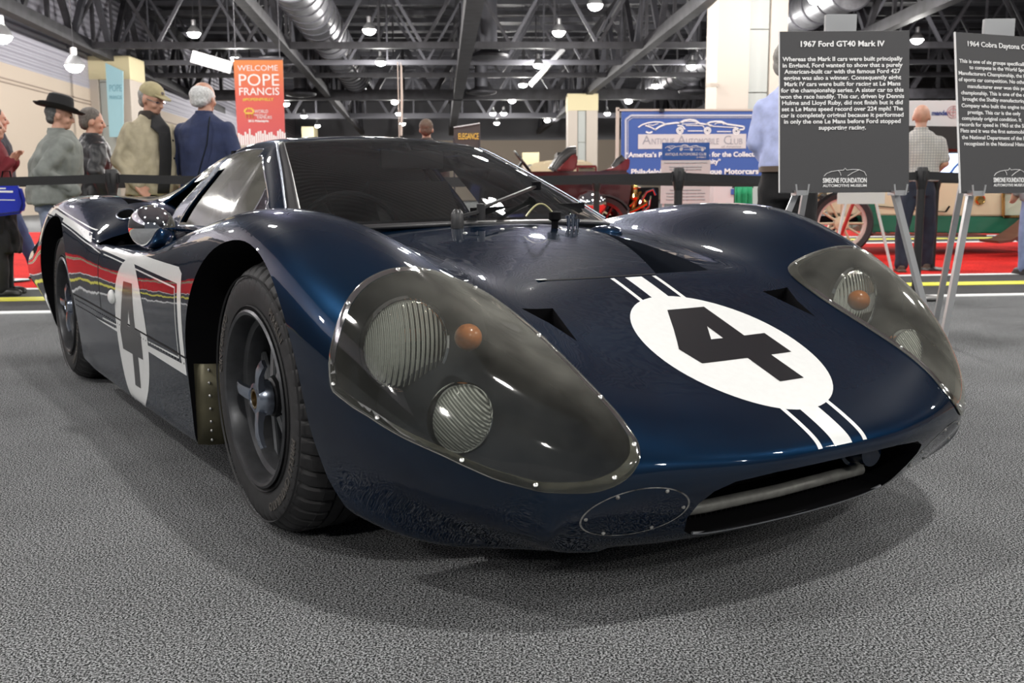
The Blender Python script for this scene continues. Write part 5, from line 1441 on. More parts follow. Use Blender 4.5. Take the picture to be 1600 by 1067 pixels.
# white display sign and lit screen on the right
t = empty('display_sign', (px(1460, 300, 19).x, 19, 0), label='white rounded overhead sign with blue lettering and a round emblem', cat='sign'); o0 = Vector(t.location)
q = bmesh.new(); a = px(1414, 157, 19) - o0; c_ = px(1530, 205, 19) - o0
box(q, ((a.x + c_.x) / 2, .1, (a.z + c_.z) / 2), (c_.x - a.x, .2, a.z - c_.z), bevel=.06); obj('panel', q, M['paper'], t)
p = px(1469, 180, 19) - o0; kk = 19 / FPX; text('lettering', 'mander', 7.5 * kk * 1.36, t, mat('navy_print', (.03, .05, .2), rough=.6), (p.x, -.01, p.z), width=27 * kk, extrude=.003, offset=.004)
q = bmesh.new(); pc = px(1489, 175, 19) - o0; lathe(q, [(.105, -.02), (.115, -.02), (.115, 0), (.105, 0)], 28, 'y', pc, closed=True); lathe(q, [(.06, -.02), (.075, -.02), (.075, 0), (.06, 0)], 28, 'y', pc, closed=True); bar(q, pc + Vector((-.1, -.015, 0)), pc + Vector((.1, -.015, 0)), .006, .02); bar(q, pc + Vector((0, -.015, -.1)), pc + Vector((0, -.015, .1)), .02, .006); obj('emblem', q, mat('faded_red_print', (.55, .30, .30), rough=.6), t)
q = bmesh.new(); bar(q, (-.8, .1, 0), (-.8, .1, 2.3), .06); bar(q, (1.0, .1, 0), (1.0, .1, 2.3), .06); obj('posts', q, M['steel'], t, smooth=False)
t = empty('canopy', (px(1470, 300, 18).x, 18, 0), label='black tent canopy below the white overhead sign', cat='canopy'); o0 = Vector(t.location)
q = bmesh.new(); prism(q, [px(*p, 18) - o0 for p in ((1400, 196), (1520, 198), (1540, 236), (1478, 232), (1466, 248), (1400, 250))], (0, 0, 0), (0, 2.0, 0)); obj('cloth', q, M['belt'], t, smooth=False)
for x in (-.8, 1.0):
    q = bmesh.new(); bar(q, (x, 1, 0), (x, 1, 1.6), .05); obj('pole', q, M['steel'], t, smooth=False)
t = empty('video_screen', (px(1490, 300, 17).x, 17, 0), label='glowing blue white video screen behind the plaid shirt', cat='screen'); o0 = Vector(t.location)
q = bmesh.new(); rect(q, 1471, 240, 1512, 273, 17, 0, .04); obj('panel', q, mat('lit_screen', (.6, .7, 1), emit=(.55, .70, 1.0), estr=2.2), t, smooth=False)
q = bmesh.new(); rect(q, 1468, 237, 1515, 276, 17, .03, .04); bar(q, (0, .03, 0), (0, .03, 1.1), .08); obj('frame', q, M['postblk'], t, smooth=False)
q = bmesh.new(); tube(q, [px(1483, 272, 17) - o0 + Vector((0, -.03, 0)), px(1490, 262, 17) - o0 + Vector((0, -.03, 0)), px(1500, 252, 17) - o0 + Vector((0, -.03, 0)), px(1507, 250, 17) - o0 + Vector((0, -.03, 0))], .02, 8); obj('picture_shape', q, M['signblue2'], t)

# small display things behind the belt: green cloth, boxes
t = empty('green_cloth', (px(1163, 300, 12.5).x, 12.5, 0), label='bright green cloth hanging beside the man in the blue shirt', cat='cloth'); o0 = Vector(t.location)
q = bmesh.new(); V = []
nx = 9
for j, yy in enumerate((292, 305, 320, 335)):
    for i in range(nx): p = px(1148 + 27 * i / (nx - 1), yy, 12.5) - o0; p.y += .03 * math.sin(i * 2.2); V.append(p)
F = [(j * nx + i, j * nx + i + 1, (j + 1) * nx + i + 1, (j + 1) * nx + i) for j in range(3) for i in range(nx - 1)]
o = obj('folds', (V, F), mat('green_fabric', (.02, .30, .13), rough=.8), t); md = o.modifiers.new('s', 'SOLIDIFY'); md.thickness = .02
q = bmesh.new(); bar(q, (-.1, .05, 0), (-.1, .05, px(1163, 292, 12.5).z), .03); bar(q, (-.14, .05, px(1163, 292, 12.5).z), (.12, .05, px(1163, 292, 12.5).z), .03); obj('rack', q, M['steel'], t, smooth=False)
t = empty('brochure_stand', (px(1145, 300, 13.5).x, 13.5, 0), label='white brochure stand with a blue leaflet behind the belts', cat='stand'); o0 = Vector(t.location)
q = bmesh.new(); rect(q, 1112, 290, 1150, 393.6, 13.5, 0, .3); obj('cabinet', q, M['paper'], t, smooth=False)
q = bmesh.new(); rect(q, 1138, 295, 1150, 304, 13.5, -.16, .01); obj('leaflet', q, M['signblue'], t, smooth=False)
# ------------------------------------------------------------------ dark red antique car
M['ared'] = mat('dark_red_lacquer', (.045, .004, .004), rough=.2, coat=.8)
M['ared2'] = mat('red_lacquer', (.13, .010, .010), rough=.25, coat=.6)
M['blackl'] = mat('black_leather', (.02, .02, .02), rough=.35)
M['brassp'] = mat('polished_brass', (.75, .48, .17), rough=.16, metal=1)
M['creamp'] = mat('cream_paint', (.60, .52, .35), rough=.4)
M['greenp'] = mat('dark_green_paint', (.018, .13, .075), rough=.25, coat=.6)
M['woodp'] = mat('oxblood_running_board', (.11, .035, .022), rough=.45)
def awheel(par, c, r, spokes, rimmat, tyremat, axis='y', nspk=12, hub='brassp', tw=.10, name='wheel'):
    w = empty(name, c); w.parent = par
    b = bmesh.new(); lathe(b, [(r - .085, -tw / 2), (r - .03, -tw / 2 - .01), (r, -tw / 4), (r, tw / 4), (r - .03, tw / 2 + .01), (r - .085, tw / 2)], 48, axis, closed=True); obj('tyre', b, tyremat, w)
    b = bmesh.new(); lathe(b, [(r - .12, -.03), (r - .08, -.035), (r - .08, .035), (r - .12, .03)], 48, axis, closed=True); obj('rim', b, rimmat, w)
    me = None
    for i in range(nspk):
        a = 2 * PI * i / nspk
        b = bmesh.new(); ca, sa = math.cos(a), math.sin(a)
        p0 = {'y': (.05 * ca, 0, .05 * sa), 'x': (0, .05 * ca, .05 * sa)}[axis]; p1 = {'y': ((r - .11) * ca, 0, (r - .11) * sa), 'x': (0, (r - .11) * ca, (r - .11) * sa)}[axis]
        tube(b, [p0, p1], [.017, .012], 8); obj('spoke', b, spokes, w)
    b = bmesh.new(); lathe(b, [(.0001, -.09), (.03, -.085), (.04, -.05), (.09, -.04), (.09, .04), (.04, .05), (.0001, .06)], 24, axis); obj('hub', b, M[hub] if hub else spokes, w)
    return w
AY = 12.6
t = empty('antique_roadster', (px(905, 300, AY).x, AY, 0), label='dark red brass era open car with black seats and a steering wheel', cat='car'); o0 = Vector(t.location)
def A(x, y, dy=0.0): return px(x, y, AY) - o0 + Vector((0, dy, 0))
q = bmesh.new(); prism(q, [A(x, y) for x, y in ((812, 268), (982, 267), (987, 290), (982, 322), (968, 330), (880, 330), (820, 310))], (0, 0, 0), (0, 1.15, 0)); bmesh.ops.bevel(q, geom=[e for e in q.edges], offset=.02, segments=2, affect='EDGES'); obj('body_tub', q, M['ared'], t)
q = bmesh.new(); prism(q, [A(x, y, -.02) for x, y in ((868, 267), (884, 252), (896, 240), (902, 241), (903, 250), (899, 267))], (0, 0, 0), (0, 1.15, 0)); bmesh.ops.bevel(q, geom=[e for e in q.edges], offset=.02, segments=2, affect='EDGES'); obj('front_seat_side', q, M['ared2'], t)
q = bmesh.new(); tube(q, [A(870, 266, .1), A(880, 250, .1), A(893, 239, .1), A(901, 239, .1)], .09, 12); tube(q, [A(870, 266, .9), A(880, 250, .9), A(893, 239, .9), A(901, 239, .9)], .09, 12); bar(q, A(884, 250, .1), A(884, 250, 1.0), .2, .2); obj('front_seat', q, M['blackl'], t)
q = bmesh.new(); prism(q, [A(x, y, -.02) for x, y in ((938, 267), (960, 262), (972, 257), (978, 247), (984, 247), (984, 258), (981, 267))], (0, 0, 0), (0, 1.15, 0)); bmesh.ops.bevel(q, geom=[e for e in q.edges], offset=.015, segments=2, affect='EDGES'); obj('rear_seat_side', q, M['ared2'], t)
q = bmesh.new(); tube(q, [A(966, 262, .3), A(972, 253, .3), A(980, 247, .3)], .07, 10); obj('rear_seat', q, M['blackl'], t)
q = bmesh.new(); bar(q, A(905, 278, -.1), A(933, 279, -.1), .05); bar(q, A(933, 279, -.1), A(998, 279, -.06), .05); bar(q, A(905, 285, -.1), A(933, 285, -.1), .04); obj('side_rail', q, M['ared'], t)
q = bmesh.new()
cst = A(817, 251, .4); ux = Vector((.10, 0, -.13)); uy = Vector((0, .19, .0))
ring = [cst + ux * math.cos(a) + uy * math.sin(a) for a in np.linspace(0, 2 * PI, 29)]; tube(q, ring, .016, 8, cap=False)
for a in (0.5, 2.6, 4.7): bar(q, cst, cst + ux * math.cos(a) + uy * math.sin(a), .02)
tube(q, [cst, A(800, 275, .4)], .018, 8); obj('steering_wheel', q, M['blackl'], t)
q = bmesh.new()
arcp = [A(888 + 0, 318, -.1)] + [A(940 + 46 * math.cos(a), 348 - 43 * math.sin(a), -.1) for a in np.linspace(PI * .80, PI * .16, 12)]
for a, c_ in zip(arcp[1:], arcp[2:]): bar(q, a, c_, .24, .02)
obj('front_fender', q, M['blackl'], t)
wz = .42
awheel(t, Vector((px(940, 300, AY - .12).x - o0.x, -.12, wz * .92)), .385, M['ared2'], M['ared2'], M['rubber'])
awheel(t, Vector((-2.1, -.12, .385)), .385, M['ared2'], M['ared2'], M['rubber'])
awheel(t, Vector((-2.1, 1.25, .385)), .385, M['ared2'], M['ared2'], M['rubber']); awheel(t, Vector((.28, 1.25, .385)), .385, M['ared2'], M['ared2'], M['rubber'])
q = bmesh.new(); sphere(q, A(922, 318, -.28), .17, (1.1, .8, .95), 24, 14); obj('fender_lamp', q, M['chrome'], t)
random.seed(11)
q = bmesh.new()
tube(q, [A(994, 296, .2), A(994, 312, .2), A(990, 330, .2)], [.045, .055, .04], 14); sphere(q, A(994, 293, .2), .05); lathe(q, [(.07, 0), (.08, .03), (.05, .07)], 16, 'z', A(992, 312, .15)); tube(q, [A(985, 332, .1), A(998, 326, .1), A(1012, 318, .1)], .022, 8); tube(q, [A(985, 322, .1), A(990, 318, .1), A(1004, 300, .15)], .015, 8)
obj('brass_lamp', q, M['brassp'], t)
q = bmesh.new(); box(q, A(1008, 315, .5), (.42, .5, .36), bevel=.03); obj('engine_block', q, M['black'], t)
for i in range(9):
    q = bmesh.new(); p = A(random.uniform(996, 1026), random.uniform(292, 334), .16); sphere(q, p, random.uniform(.018, .04), (1, .8, random.uniform(.5, 1.4)), 10, 7); obj('engine_fitting', q, M['chrome'] if i % 2 else M['brassp'], t)
q = bmesh.new(); tube(q, [A(1000, 320, .1), A(1012, 300, .1), A(1022, 296, .1), A(1026, 305, .1)], .016, 8); tube(q, [A(1004, 334, .1), A(1016, 322, .1), A(1018, 306, .1)], .013, 8); obj('pipes', q, M['chrome'], t)
q = bmesh.new(); bar(q, (-2.4, .3, .5), (.95, .3, .45), .08); bar(q, (-2.4, .9, .5), (.95, .9, .45), .08); obj('chassis_rail', q, M['black'], t)
# cream closed car behind it
t = empty('cream_antique_car', (px(870, 300, 17).x, 17, 0), label='cream topped antique car with red window frames behind the dark red one', cat='car'); o0 = Vector(t.location)
def A2(x, y, dy=0.0): return px(x, y, 17) - o0 + Vector((0, dy, 0))
q = bmesh.new(); prism(q, [A2(x, y) for x, y in ((826, 262), (830, 256), (850, 251), (880, 249), (915, 250), (929, 257), (932, 266), (932, 290), (826, 290))], (0, 0, 0), (0, 1.4, 0)); bmesh.ops.bevel(q, geom=[e for e in q.edges], offset=.04, segments=2, affect='EDGES'); obj('cream_body', q, M['creamp'], t)
q = bmesh.new(); bar(q, A2(900, 260, -.03), A2(931, 260, -.03), .03, .04); bar(q, A2(931, 260, -.03), A2(931, 272, -.03), .04, .03); bar(q, A2(902, 260, -.03), A2(902, 272, -.03), .08, .03); obj('red_window_frame', q, M['ared2'], t)
q = bmesh.new(); prism(q, [A2(x, y, -.015) for x, y in ((906, 263), (929, 263), (929, 272), (906, 272))], (0, 0, 0), (0, .02, 0)); obj('window', q, M['sideglass'], t)
for xx in (-.6, 1.0): awheel(t, Vector((xx, -.05, .36)), .36, M['creamp'], M['creamp'], M['rubber'])
for xx in (-.6, 1.0): awheel(t, Vector((xx, 1.45, .36)), .36, M['creamp'], M['creamp'], M['rubber'])
q = bmesh.new(); bar(q, (-.9, .7, .45), (1.3, .7, .45), 1.2, .2); obj('chassis', q, M['black'], t)

# ------------------------------------------------------------------ green and cream antique car on the right
GY = 12.7
t = empty('green_antique_car', (px(1330, 300, GY).x, GY, 0), label='green and cream antique car with cream spoked wheels on the red carpet', cat='car'); o0 = Vector(t.location)
def G(x, y, dy=0.0): return px(x, y, GY) - o0 + Vector((0, dy, 0))
cw = G(1317, 0); wr = .40
awheel(t, Vector((px(1316, 300, GY - .1).x - o0.x, -.1, wr)), wr, M['creamp'], mat('pale_rim', (.60, .50, .44), rough=.5), M['rubber'], nspk=12, hub=None, tw=.13)
awheel(t, Vector((px(1316, 300, GY).x - o0.x + 3.2, -.1, wr)), wr, M['creamp'], M['creamp'], M['rubber'], nspk=12, hub=None, tw=.13)
for xx in (0, 3.2): awheel(t, Vector((px(1316, 300, GY).x - o0.x + xx, 1.35, wr)), wr, M['creamp'], M['creamp'], M['rubber'], nspk=12, hub=None, tw=.13)
q = bmesh.new(); prism(q, [G(x, y) for x, y in ((1352, 336), (1640, 340), (1640, 366), (1356, 363))], (0, 0, 0), (0, 1.4, 0)); bmesh.ops.bevel(q, geom=[e for e in q.edges], offset=.015, segments=2, affect='EDGES'); obj('green_sill', q, M['greenp'], t)
q = bmesh.new(); prism(q, [G(x, y, .02) for x, y in ((1345, 336), (1345, 292), (1420, 283), (1640, 281), (1640, 338))], (0, 0, 0), (0, 1.36, 0)); bmesh.ops.bevel(q, geom=[e for e in q.edges], offset=.015, segments=2, affect='EDGES'); obj('cream_side', q, M['creamp'], t)
q = bmesh.new(); prism(q, [G(x, y, -.01) for x, y in ((1345, 300), (1358, 300), (1378, 345), (1372, 352), (1352, 350))], (0, 0, 0), (0, .3, 0)); obj('green_cowl', q, M['greenp'], t)
q = bmesh.new()
arcp = [G(1316 + 66 * math.cos(a), 350 - 62 * math.sin(a), -.05) for a in np.linspace(PI * 1.02, PI * .55, 12)]
for a, c_ in zip(arcp, arcp[1:]): bar(q, a, c_, .34, .022)
obj('front_fender', q, mat('olive_brown_fender', (.16, .13, .05), rough=.3, coat=.5), t)
q = bmesh.new(); lathe(q, [(.0001, -.03), (.045, -.028), (.05, -.015), (.062, -.02), (.066, 0), (.0001, .0)], 28, 'y', G(1531, 312, 0)); obj('round_brass_cap', q, M['brassp'], t)
q = bmesh.new()
for a, c_ in (((1567, 300), (1567, 338)), ((1567, 300), (1640, 300)), ((1567, 338), (1640, 338))): bar(q, G(*a, -.01), G(*c_, -.01), .03, .03)
obj('window_frame', q, M['brassp'], t, smooth=False)
q = bmesh.new(); prism(q, [G(x, y, 0) for x, y in ((1569, 302), (1640, 302), (1640, 336), (1569, 336))], (0, 0, 0), (0, .012, 0)); obj('window', q, mat('pale_green_glass', (.45, .52, .40), rough=.2), t, smooth=False)
q = bmesh.new(); bar(q, G(1370, 322, -.02), G(1476, 331, -.02), .012); tube(q, [G(1476, 331, -.03), G(1482, 322, -.03)], .012, 6); obj('side_moulding', q, M['black'], t)
q = bmesh.new(); bar(q, G(1356, 366, -.05), G(1530, 367, -.05), .3, .025); obj('running_board', q, M['woodp'], t)
q = bmesh.new()
P_ = [(1516, 374), (1535, 372), (1552, 363), (1570, 350), (1588, 334), (1604, 318), (1625, 300)]
for a, c_ in zip(P_, P_[1:]): bar(q, G(*a, -.5), G(*c_, -.5), .5, .03)
prism(q, [G(x, y, -.5) for x, y in ((1548, 368), (1604, 322), (1604, 372), (1592, 374), (1586, 366), (1575, 376), (1560, 374))], (0, 0, 0), (0, .04, 0)); obj('rear_fender', q, M['woodp'], t, smooth=False)
q = bmesh.new(); bar(q, (-.1, .3, .42), (3.6, .3, .42), .1); bar(q, (-.1, 1.0, .42), (3.6, 1.0, .42), .1); obj('chassis_rail', q, M['black'], t)
q = bmesh.new(); tube(q, [G(1578, 372, -.4), G(1578, 392, -.4)], .03, 8); obj('jack_stand', q, M['black'], t)

# little placard stand before the green car
t = empty('small_placard', (px(1347, 300, 9.6).x, 9.6, 0), label='small blank white placard on a thin white and red tripod before the green car', cat='sign'); o0 = Vector(t.location)
def S_(x, y, Y=9.6): return px(x, y, Y) - o0
q = bmesh.new(); a = S_(1309, 295); c_ = S_(1382, 318.5); box(q, ((a.x + c_.x) / 2, 0, (a.z + c_.z) / 2), (c_.x - a.x, .01, a.z - c_.z)); obj('sheet', q, M['paper'], t, smooth=False)
q = bmesh.new(); bar(q, S_(1321, 318), Vector((S_(1298, 400).x, 0, 0)), .022); obj('leg', q, M['paper'], t, smooth=False)
q = bmesh.new(); bar(q, S_(1369, 318), Vector((S_(1398, 420).x, .05, 0)), .022); obj('leg', q, M['paper'], t, smooth=False)
q = bmesh.new(); bar(q, S_(1333, 318), Vector((S_(1319, 400).x, .5, 0)), .024); o = obj('leg', q, mat('red_rod', (.45, .03, .025), rough=.4), t, smooth=False); o['label'] = 'red tripod leg'
# ------------------------------------------------------------------ people
M['skin'] = mat('skin', (.50, .27, .19), rough=.5, noise=(25, .9, 1.08))
def fab(name, c, fold=14): return mat(name, c, rough=.85, noise=(fold, .82, 1.12), bump=(45, .25, .006))
def ell(b, c, s, rot=None): sphere(b, c, 1.0, s, 18, 12, rot=rot)
def loft(b, secs, n=20):
    """secs: (cx, cy, cz, hx, hy[, lean]) stacked ellipses"""
    R = []
    for s in secs:
        R.append([b.verts.new((s[0] + s[3] * math.cos(2 * PI * k / n), s[1] + s[4] * math.sin(2 * PI * k / n), s[2])) for k in range(n)])
    for A_, B_ in zip(R, R[1:]):
        for k in range(n): b.faces.new([A_[k], A_[(k + 1) % n], B_[(k + 1) % n], B_[k]])
    b.faces.new(R[0][::-1]); b.faces.new(R[-1])
def fuse(name, b, mats, parent, voxel=.013, smooth=4, folds=0.0, seed=0, matfn=None, foldscale=9.0, **k):
    """join overlapping volumes into one continuous skin"""
    bmesh.ops.recalc_face_normals(b, faces=b.faces)
    me = bpy.data.meshes.new(name); b.to_mesh(me); b.free()
    o = bpy.data.objects.new(name, me); COL.objects.link(o)
    md = o.modifiers.new('r', 'REMESH'); md.mode = 'VOXEL'; md.voxel_size = voxel
    if smooth: m2 = o.modifiers.new('s', 'SMOOTH'); m2.iterations = smooth; m2.factor = .6
    dg = bpy.context.evaluated_depsgraph_get(); dg.update()
    n = bpy.data.meshes.new_from_object(o.evaluated_get(dg)); bpy.data.objects.remove(o, do_unlink=True)
    if folds:
        from mathutils import noise as mn
        nrm = [v.normal.copy() for v in n.vertices]
        for v, nn in zip(n.vertices, nrm):
            p = v.co
            f = mn.noise(Vector((p.x * foldscale, p.y * foldscale, p.z * foldscale * .55 + seed * 7.3)))
            f2 = mn.noise(Vector((p.x * foldscale * 2.3 + 5, p.y * foldscale * 2.3, p.z * foldscale * 1.4 + seed)))
            v.co = p + nn * ((abs(f) * 2 - .5) * folds + f2 * folds * .4)
    mats = mats if isinstance(mats, list) else [mats]
    n.materials.clear()
    for m in mats: n.materials.append(m)
    n.polygons.foreach_set('use_smooth', [True] * len(n.polygons))
    if matfn:
        n.polygons.foreach_set('material_index', [matfn(p.center) for p in n.polygons])
    n.update()
    return link(name, n, parent, **k)
def limb(b, pts, rs): tube(b, pts, rs, 14); [sphere(b, p, r, (1, 1, 1), 12, 8) for p, r in zip(pts, rs)]
def hand(b, w, d, side, curl=.5):
    """palm and five fingers from wrist w towards d"""
    w = Vector(w); d = Vector(d).normalized(); sx = d.cross(Vector((0, 1, 0)))
    if sx.length < .2: sx = d.cross(Vector((1, 0, 0)))
    sx.normalize(); nn = sx.cross(d).normalized()
    pal = w + d * .05
    bar(b, w, w + d * .095, .078, .03, up=nn)
    for i, (o, L) in enumerate(((-.030, .062), (-.010, .075), (.010, .078), (.029, .068))):
        p0 = w + d * .085 + sx * o; p1 = p0 + d * L * .5 + nn * curl * .012; p2 = p1 + (d * (1 - curl * .6) + nn * curl).normalized() * L * .5
        tube(b, [p0, p1, p2], [.0098, .0092, .008], 8)
    p0 = w + d * .025 - sx * .036 * side; tube(b, [p0, p0 - sx * .025 * side + d * .03, p0 - sx * .022 * side + d * .06 + nn * .01], [.012, .011, .009], 8)
def person(label, base, H, face, jacket, trousers, shoe, hair=None, head_turn=0.0, head_tilt=0.0, arms=None, stance=.10, hem=.80, jtype='jacket', bulk=1.0, stride=0.0, lean=0.0, group=None, skin='skin', sleeve='long', seed=1, belly=0.0, deep=1.0):
    """figure built at 1.75 m with forward = +y, then scaled"""
    S = H / 1.75
    t = empty('person', base, face, label=label, cat='person', group=group)
    t.scale = (S, S, S)
    ly = lean
    arms = arms or {}
    def AR(side):
        a = arms.get('l' if side < 0 else 'r')
        sh = Vector((.160 * side * bulk, ly * .9, 1.375))
        if a is None: return [sh, Vector((.235 * side * bulk, ly * .5 - .03, 1.14)), Vector((.225 * side * bulk, .07, .90))]
        return [sh] + [Vector(q) for q in a]
    b = bmesh.new()
    loft(b, [(0, 0, .84, .15, .11), (0, 0, .95, .155, .115), (0, ly * .3 + belly * .3, 1.08, .145, .11 + belly * .5), (0, ly * .6, 1.25, .165, .115), (0, ly * .9, 1.40, .17, .10), (0, ly, 1.46, .10, .075), (0, ly * 1.05, 1.50, .058, .060), (0, ly * 1.15 + .015, 1.60, .052, .056)])
    for sd in (-1, 1):
        st = stride * sd
        limb(b, [(.085 * sd, 0, .88), (.095 * sd + stance * .2 * sd, st * .5 + .01, .48), ((.085 + stance * .3) * sd, st, .09)], [.085, .058, .040])
        P = AR(sd); limb(b, P, [.048, .040, .026])
        hd = (P[2] - P[1]).normalized(); hand(b, P[2], hd, sd)
    # head: skull, jaw, nose, ears, brow, lips
    hb = bmesh.new()
    ell(hb, (0, -.012, 1.665), (.076, .096, .092)); ell(hb, (0, .022, 1.628), (.060, .070, .080)); ell(hb, (0, .050, 1.572), (.040, .040, .030))
    ell(hb, (0, .092, 1.628), (.013, .020, .026)); ell(hb, (0, .104, 1.616), (.016, .014, .011)); ell(hb, (0, .070, 1.664), (.050, .022, .013)); ell(hb, (0, .084, 1.592), (.024, .010, .008))
    for sd in (-1, 1): ell(hb, (.077 * sd, -.005, 1.632), (.009, .019, .031)); ell(hb, (.034 * sd, .062, 1.612), (.022, .022, .022))
    Rh = Matrix.Rotation(head_turn, 4, 'Z') @ Matrix.Rotation(head_tilt, 4, 'X')
    piv = Vector((0, ly * 1.15 + .01, 1.545)); off = Vector((0, ly * 1.15, 0))
    Mh = Matrix.Translation(piv) @ Rh @ Matrix.Scale(1.10, 4) @ Matrix.Translation(-piv + off + Vector((0, 0, -.012)))
    bmesh.ops.transform(hb, matrix=Mh, verts=hb.verts)
    hm = bpy.data.meshes.new('h'); hb.to_mesh(hm); hb.free(); b.from_mesh(hm)
    fuse('body', b, [M[skin]], t, .0085, 3)
    def hp(p): return Mh @ Vector(p)
    q = bmesh.new()
    for sd in (-1, 1): sphere(q, hp((.030 * sd, .078, 1.643)), .011, (1, 1, .8), 10, 7)
    obj('eyes', q, mat('dark_eye', (.03, .025, .02), rough=.3) if 'eye' not in M else M['eye'], t)
    if hair:
        kind, col = hair; hmn = mat('hair', col, rough=.7, noise=(60, .7, 1.25))
        q = bmesh.new()
        if kind == 'full':
            ell(q, (0, -.026, 1.680), (.084, .098, .090)); ell(q, (0, -.060, 1.630), (.074, .055, .070))
        elif kind == 'fringe':      # bald on top, hair round the back and sides
            ell(q, (0, -.030, 1.655), (.090, .098, .080)); ell(q, (0, -.060, 1.610), (.078, .052, .052))
        elif kind == 'thick':
            ell(q, (0, -.030, 1.690), (.092, .100, .098)); ell(q, (0, -.066, 1.640), (.085, .062, .085))
        elif kind == 'under_hat':
            ell(q, (0, -.045, 1.662), (.0785, .076, .075)); ell(q, (0, -.062, 1.605), (.058, .040, .045))
        bmesh.ops.transform(q, matrix=Mh, verts=q.verts)
        fuse('hair', q, hmn, t, .009, 2, folds=.003, seed=seed, foldscale=60)
    # trousers
    q = bmesh.new()
    loft(q, [(0, 0, .80, .165, .125), (0, 0, .92, .170, .13), (0, 0, 1.03, .160, .125 + belly * .3)])
    for sd in (-1, 1):
        st = stride * sd
        limb(q, [(.088 * sd, 0, .86), (.097 * sd + stance * .2 * sd, st * .5 + .012, .48), ((.088 + stance * .3) * sd, st, .085)], [.098, .076, .066])
    fuse('trousers', q, trousers, t, .013, 4, folds=.010, seed=seed)
    for sd in (-1, 1):
        q = bmesh.new(); st = stride * sd; x = (.088 + stance * .3) * sd
        ell(q, (x, st + .07, .04), (.045, .115, .042)); ell(q, (x, st - .02, .05), (.042, .060, .050)); box(q, (x, st + .04, .012), (.088, .27, .024))
        fuse('shoe', q, shoe, t, .011, 2)
    # upper clothing
    q = bmesh.new(); bk = bulk
    if jtype in ('jacket', 'sweater', 'shirt'):
        e = {'jacket': .035, 'sweater': .022, 'shirt': .014}[jtype]
        loft(q, [(0, ly * .1, hem, .165 * bk + e, .125 + e), (0, ly * .2 + belly * .2, hem + .12, .160 * bk + e, .122 + e + belly * .4), (0, ly * .4 + belly * .3, 1.10, .155 * bk + e, .115 + e + belly * .6), (0, ly * .6 + belly * .15, 1.26, .175 * bk + e, .120 + e + belly * .3), (0, ly * .85, 1.38, .178 * bk + e * .5, .112 + e * .7), (0, ly * .92, 1.435, .145 * bk + e * .3, .098 + e * .4), (0, ly * .98, 1.475, .10 * bk, .085 + e * .2), (0, ly, 1.515, .072, .076)])
        for sd in (-1, 1):
            P = AR(sd)
            P2 = P if sleeve == 'long' else [P[0], P[0].lerp(P[1], .75), P[0].lerp(P[1], .8)]
            limb(q, P2, [.058 * (.8 + .2 * bk) + e * .35, .054 + e * .5, .042 + e * .4])
    for v in q.verts: v.co.y *= deep
    fuse(jtype, q, jacket, t, .013, 4, folds=.016 if jtype == 'jacket' else .009, seed=seed + 3)
    q = bmesh.new()
    lathe(q, [(.066, 1.468), (.073, 1.50), (.069, 1.53), (.064, 1.53), (.062, 1.47)], 28, closed=True)
    for v in q.verts: v.co.y = v.co.y * 1.08 + ly * 1.02 - .004 + (1.53 - v.co.z) * -.15
    obj('collar', q, jacket if jtype != 'jacket' or 'collar' not in M else jacket, t)
    t['_'] = 1; del t['_']
    return t, Mh
def base_at(x, y_top, D, extra=0.0):
    p = px(x, y_top, D); return Vector((p.x, D, 0)), p.z - extra
FACE_CAM = PI   # forward +y turned towards the camera
# hatted man in the grey jacket, seen from behind at three quarters, facing right
bs, H = base_at(66, 152, 7.5, .05)
grey = fab('grey_jacket_cloth', (.20, .215, .20)); jeans_l = fab('pale_jeans', (.26, .31, .42)); wshoe = mat('white_trainer', (.62, .62, .58), rough=.6)
t, Mh = person('man in a wide black hat, grey jacket and pale jeans', bs, H * 1.01, math.radians(-62), grey, jeans_l, wshoe, ('under_hat', (.10, .10, .10)), head_turn=math.radians(-8), head_tilt=math.radians(-12), lean=.10, bulk=1.42, deep=1.3, hem=.86, seed=2, belly=.04,
    arms={'r': [(.275, -.04, 1.14), (.24, .14, .98)], 'l': [(-.27, -.04, 1.14), (-.24, .14, .98)]})
q = bmesh.new(); lathe(q, [(.0001, 1.805), (.055, 1.812), (.078, 1.800), (.086, 1.77), (.094, 1.705), (.150, 1.700), (.168, 1.712), (.170, 1.705), (.150, 1.690), (.09, 1.688), (.0001, 1.69)], 40)
for v in q.verts: v.co.y = v.co.y * 1.16 - .015; v.co.z += (.02 * (abs(v.co.x) / .17) ** 2 if abs(v.co.x) > .1 else 0) - .01 * max(0, v.co.y / .2)
bmesh.ops.transform(q, matrix=Mh, verts=q.verts); o = obj('hat', q, fab('black_felt', (.010, .010, .011)), t)
q = bmesh.new(); lathe(q, [(.094, 1.702), (.0965, 1.704), (.094, 1.73), (.091, 1.73)], 40, closed=True)
for v in q.verts: v.co.y = v.co.y * 1.16 - .015
bmesh.ops.transform(q, matrix=Mh, verts=q.verts); obj('hat_band', q, mat('dark_band', (.03, .03, .032), rough=.5), o)
# leather jacket man
bs, H = base_at(132, 172, 8.6)
leather = mat('black_leather_jacket', (.022, .023, .026), rough=.42, bump=(30, .3, .01)); dark_tr = fab('charcoal_trousers', (.02, .02, .024)); bshoe = mat('black_shoe', (.012, .012, .012), rough=.4)
person('man with short grey hair, glasses and a black leather jacket', bs, H, math.radians(-52), leather, dark_tr, bshoe, ('full', (.11, .095, .085)), head_turn=math.radians(-18), head_tilt=math.radians(-8), lean=.05, bulk=1.2, deep=1.2, hem=.80, seed=5)
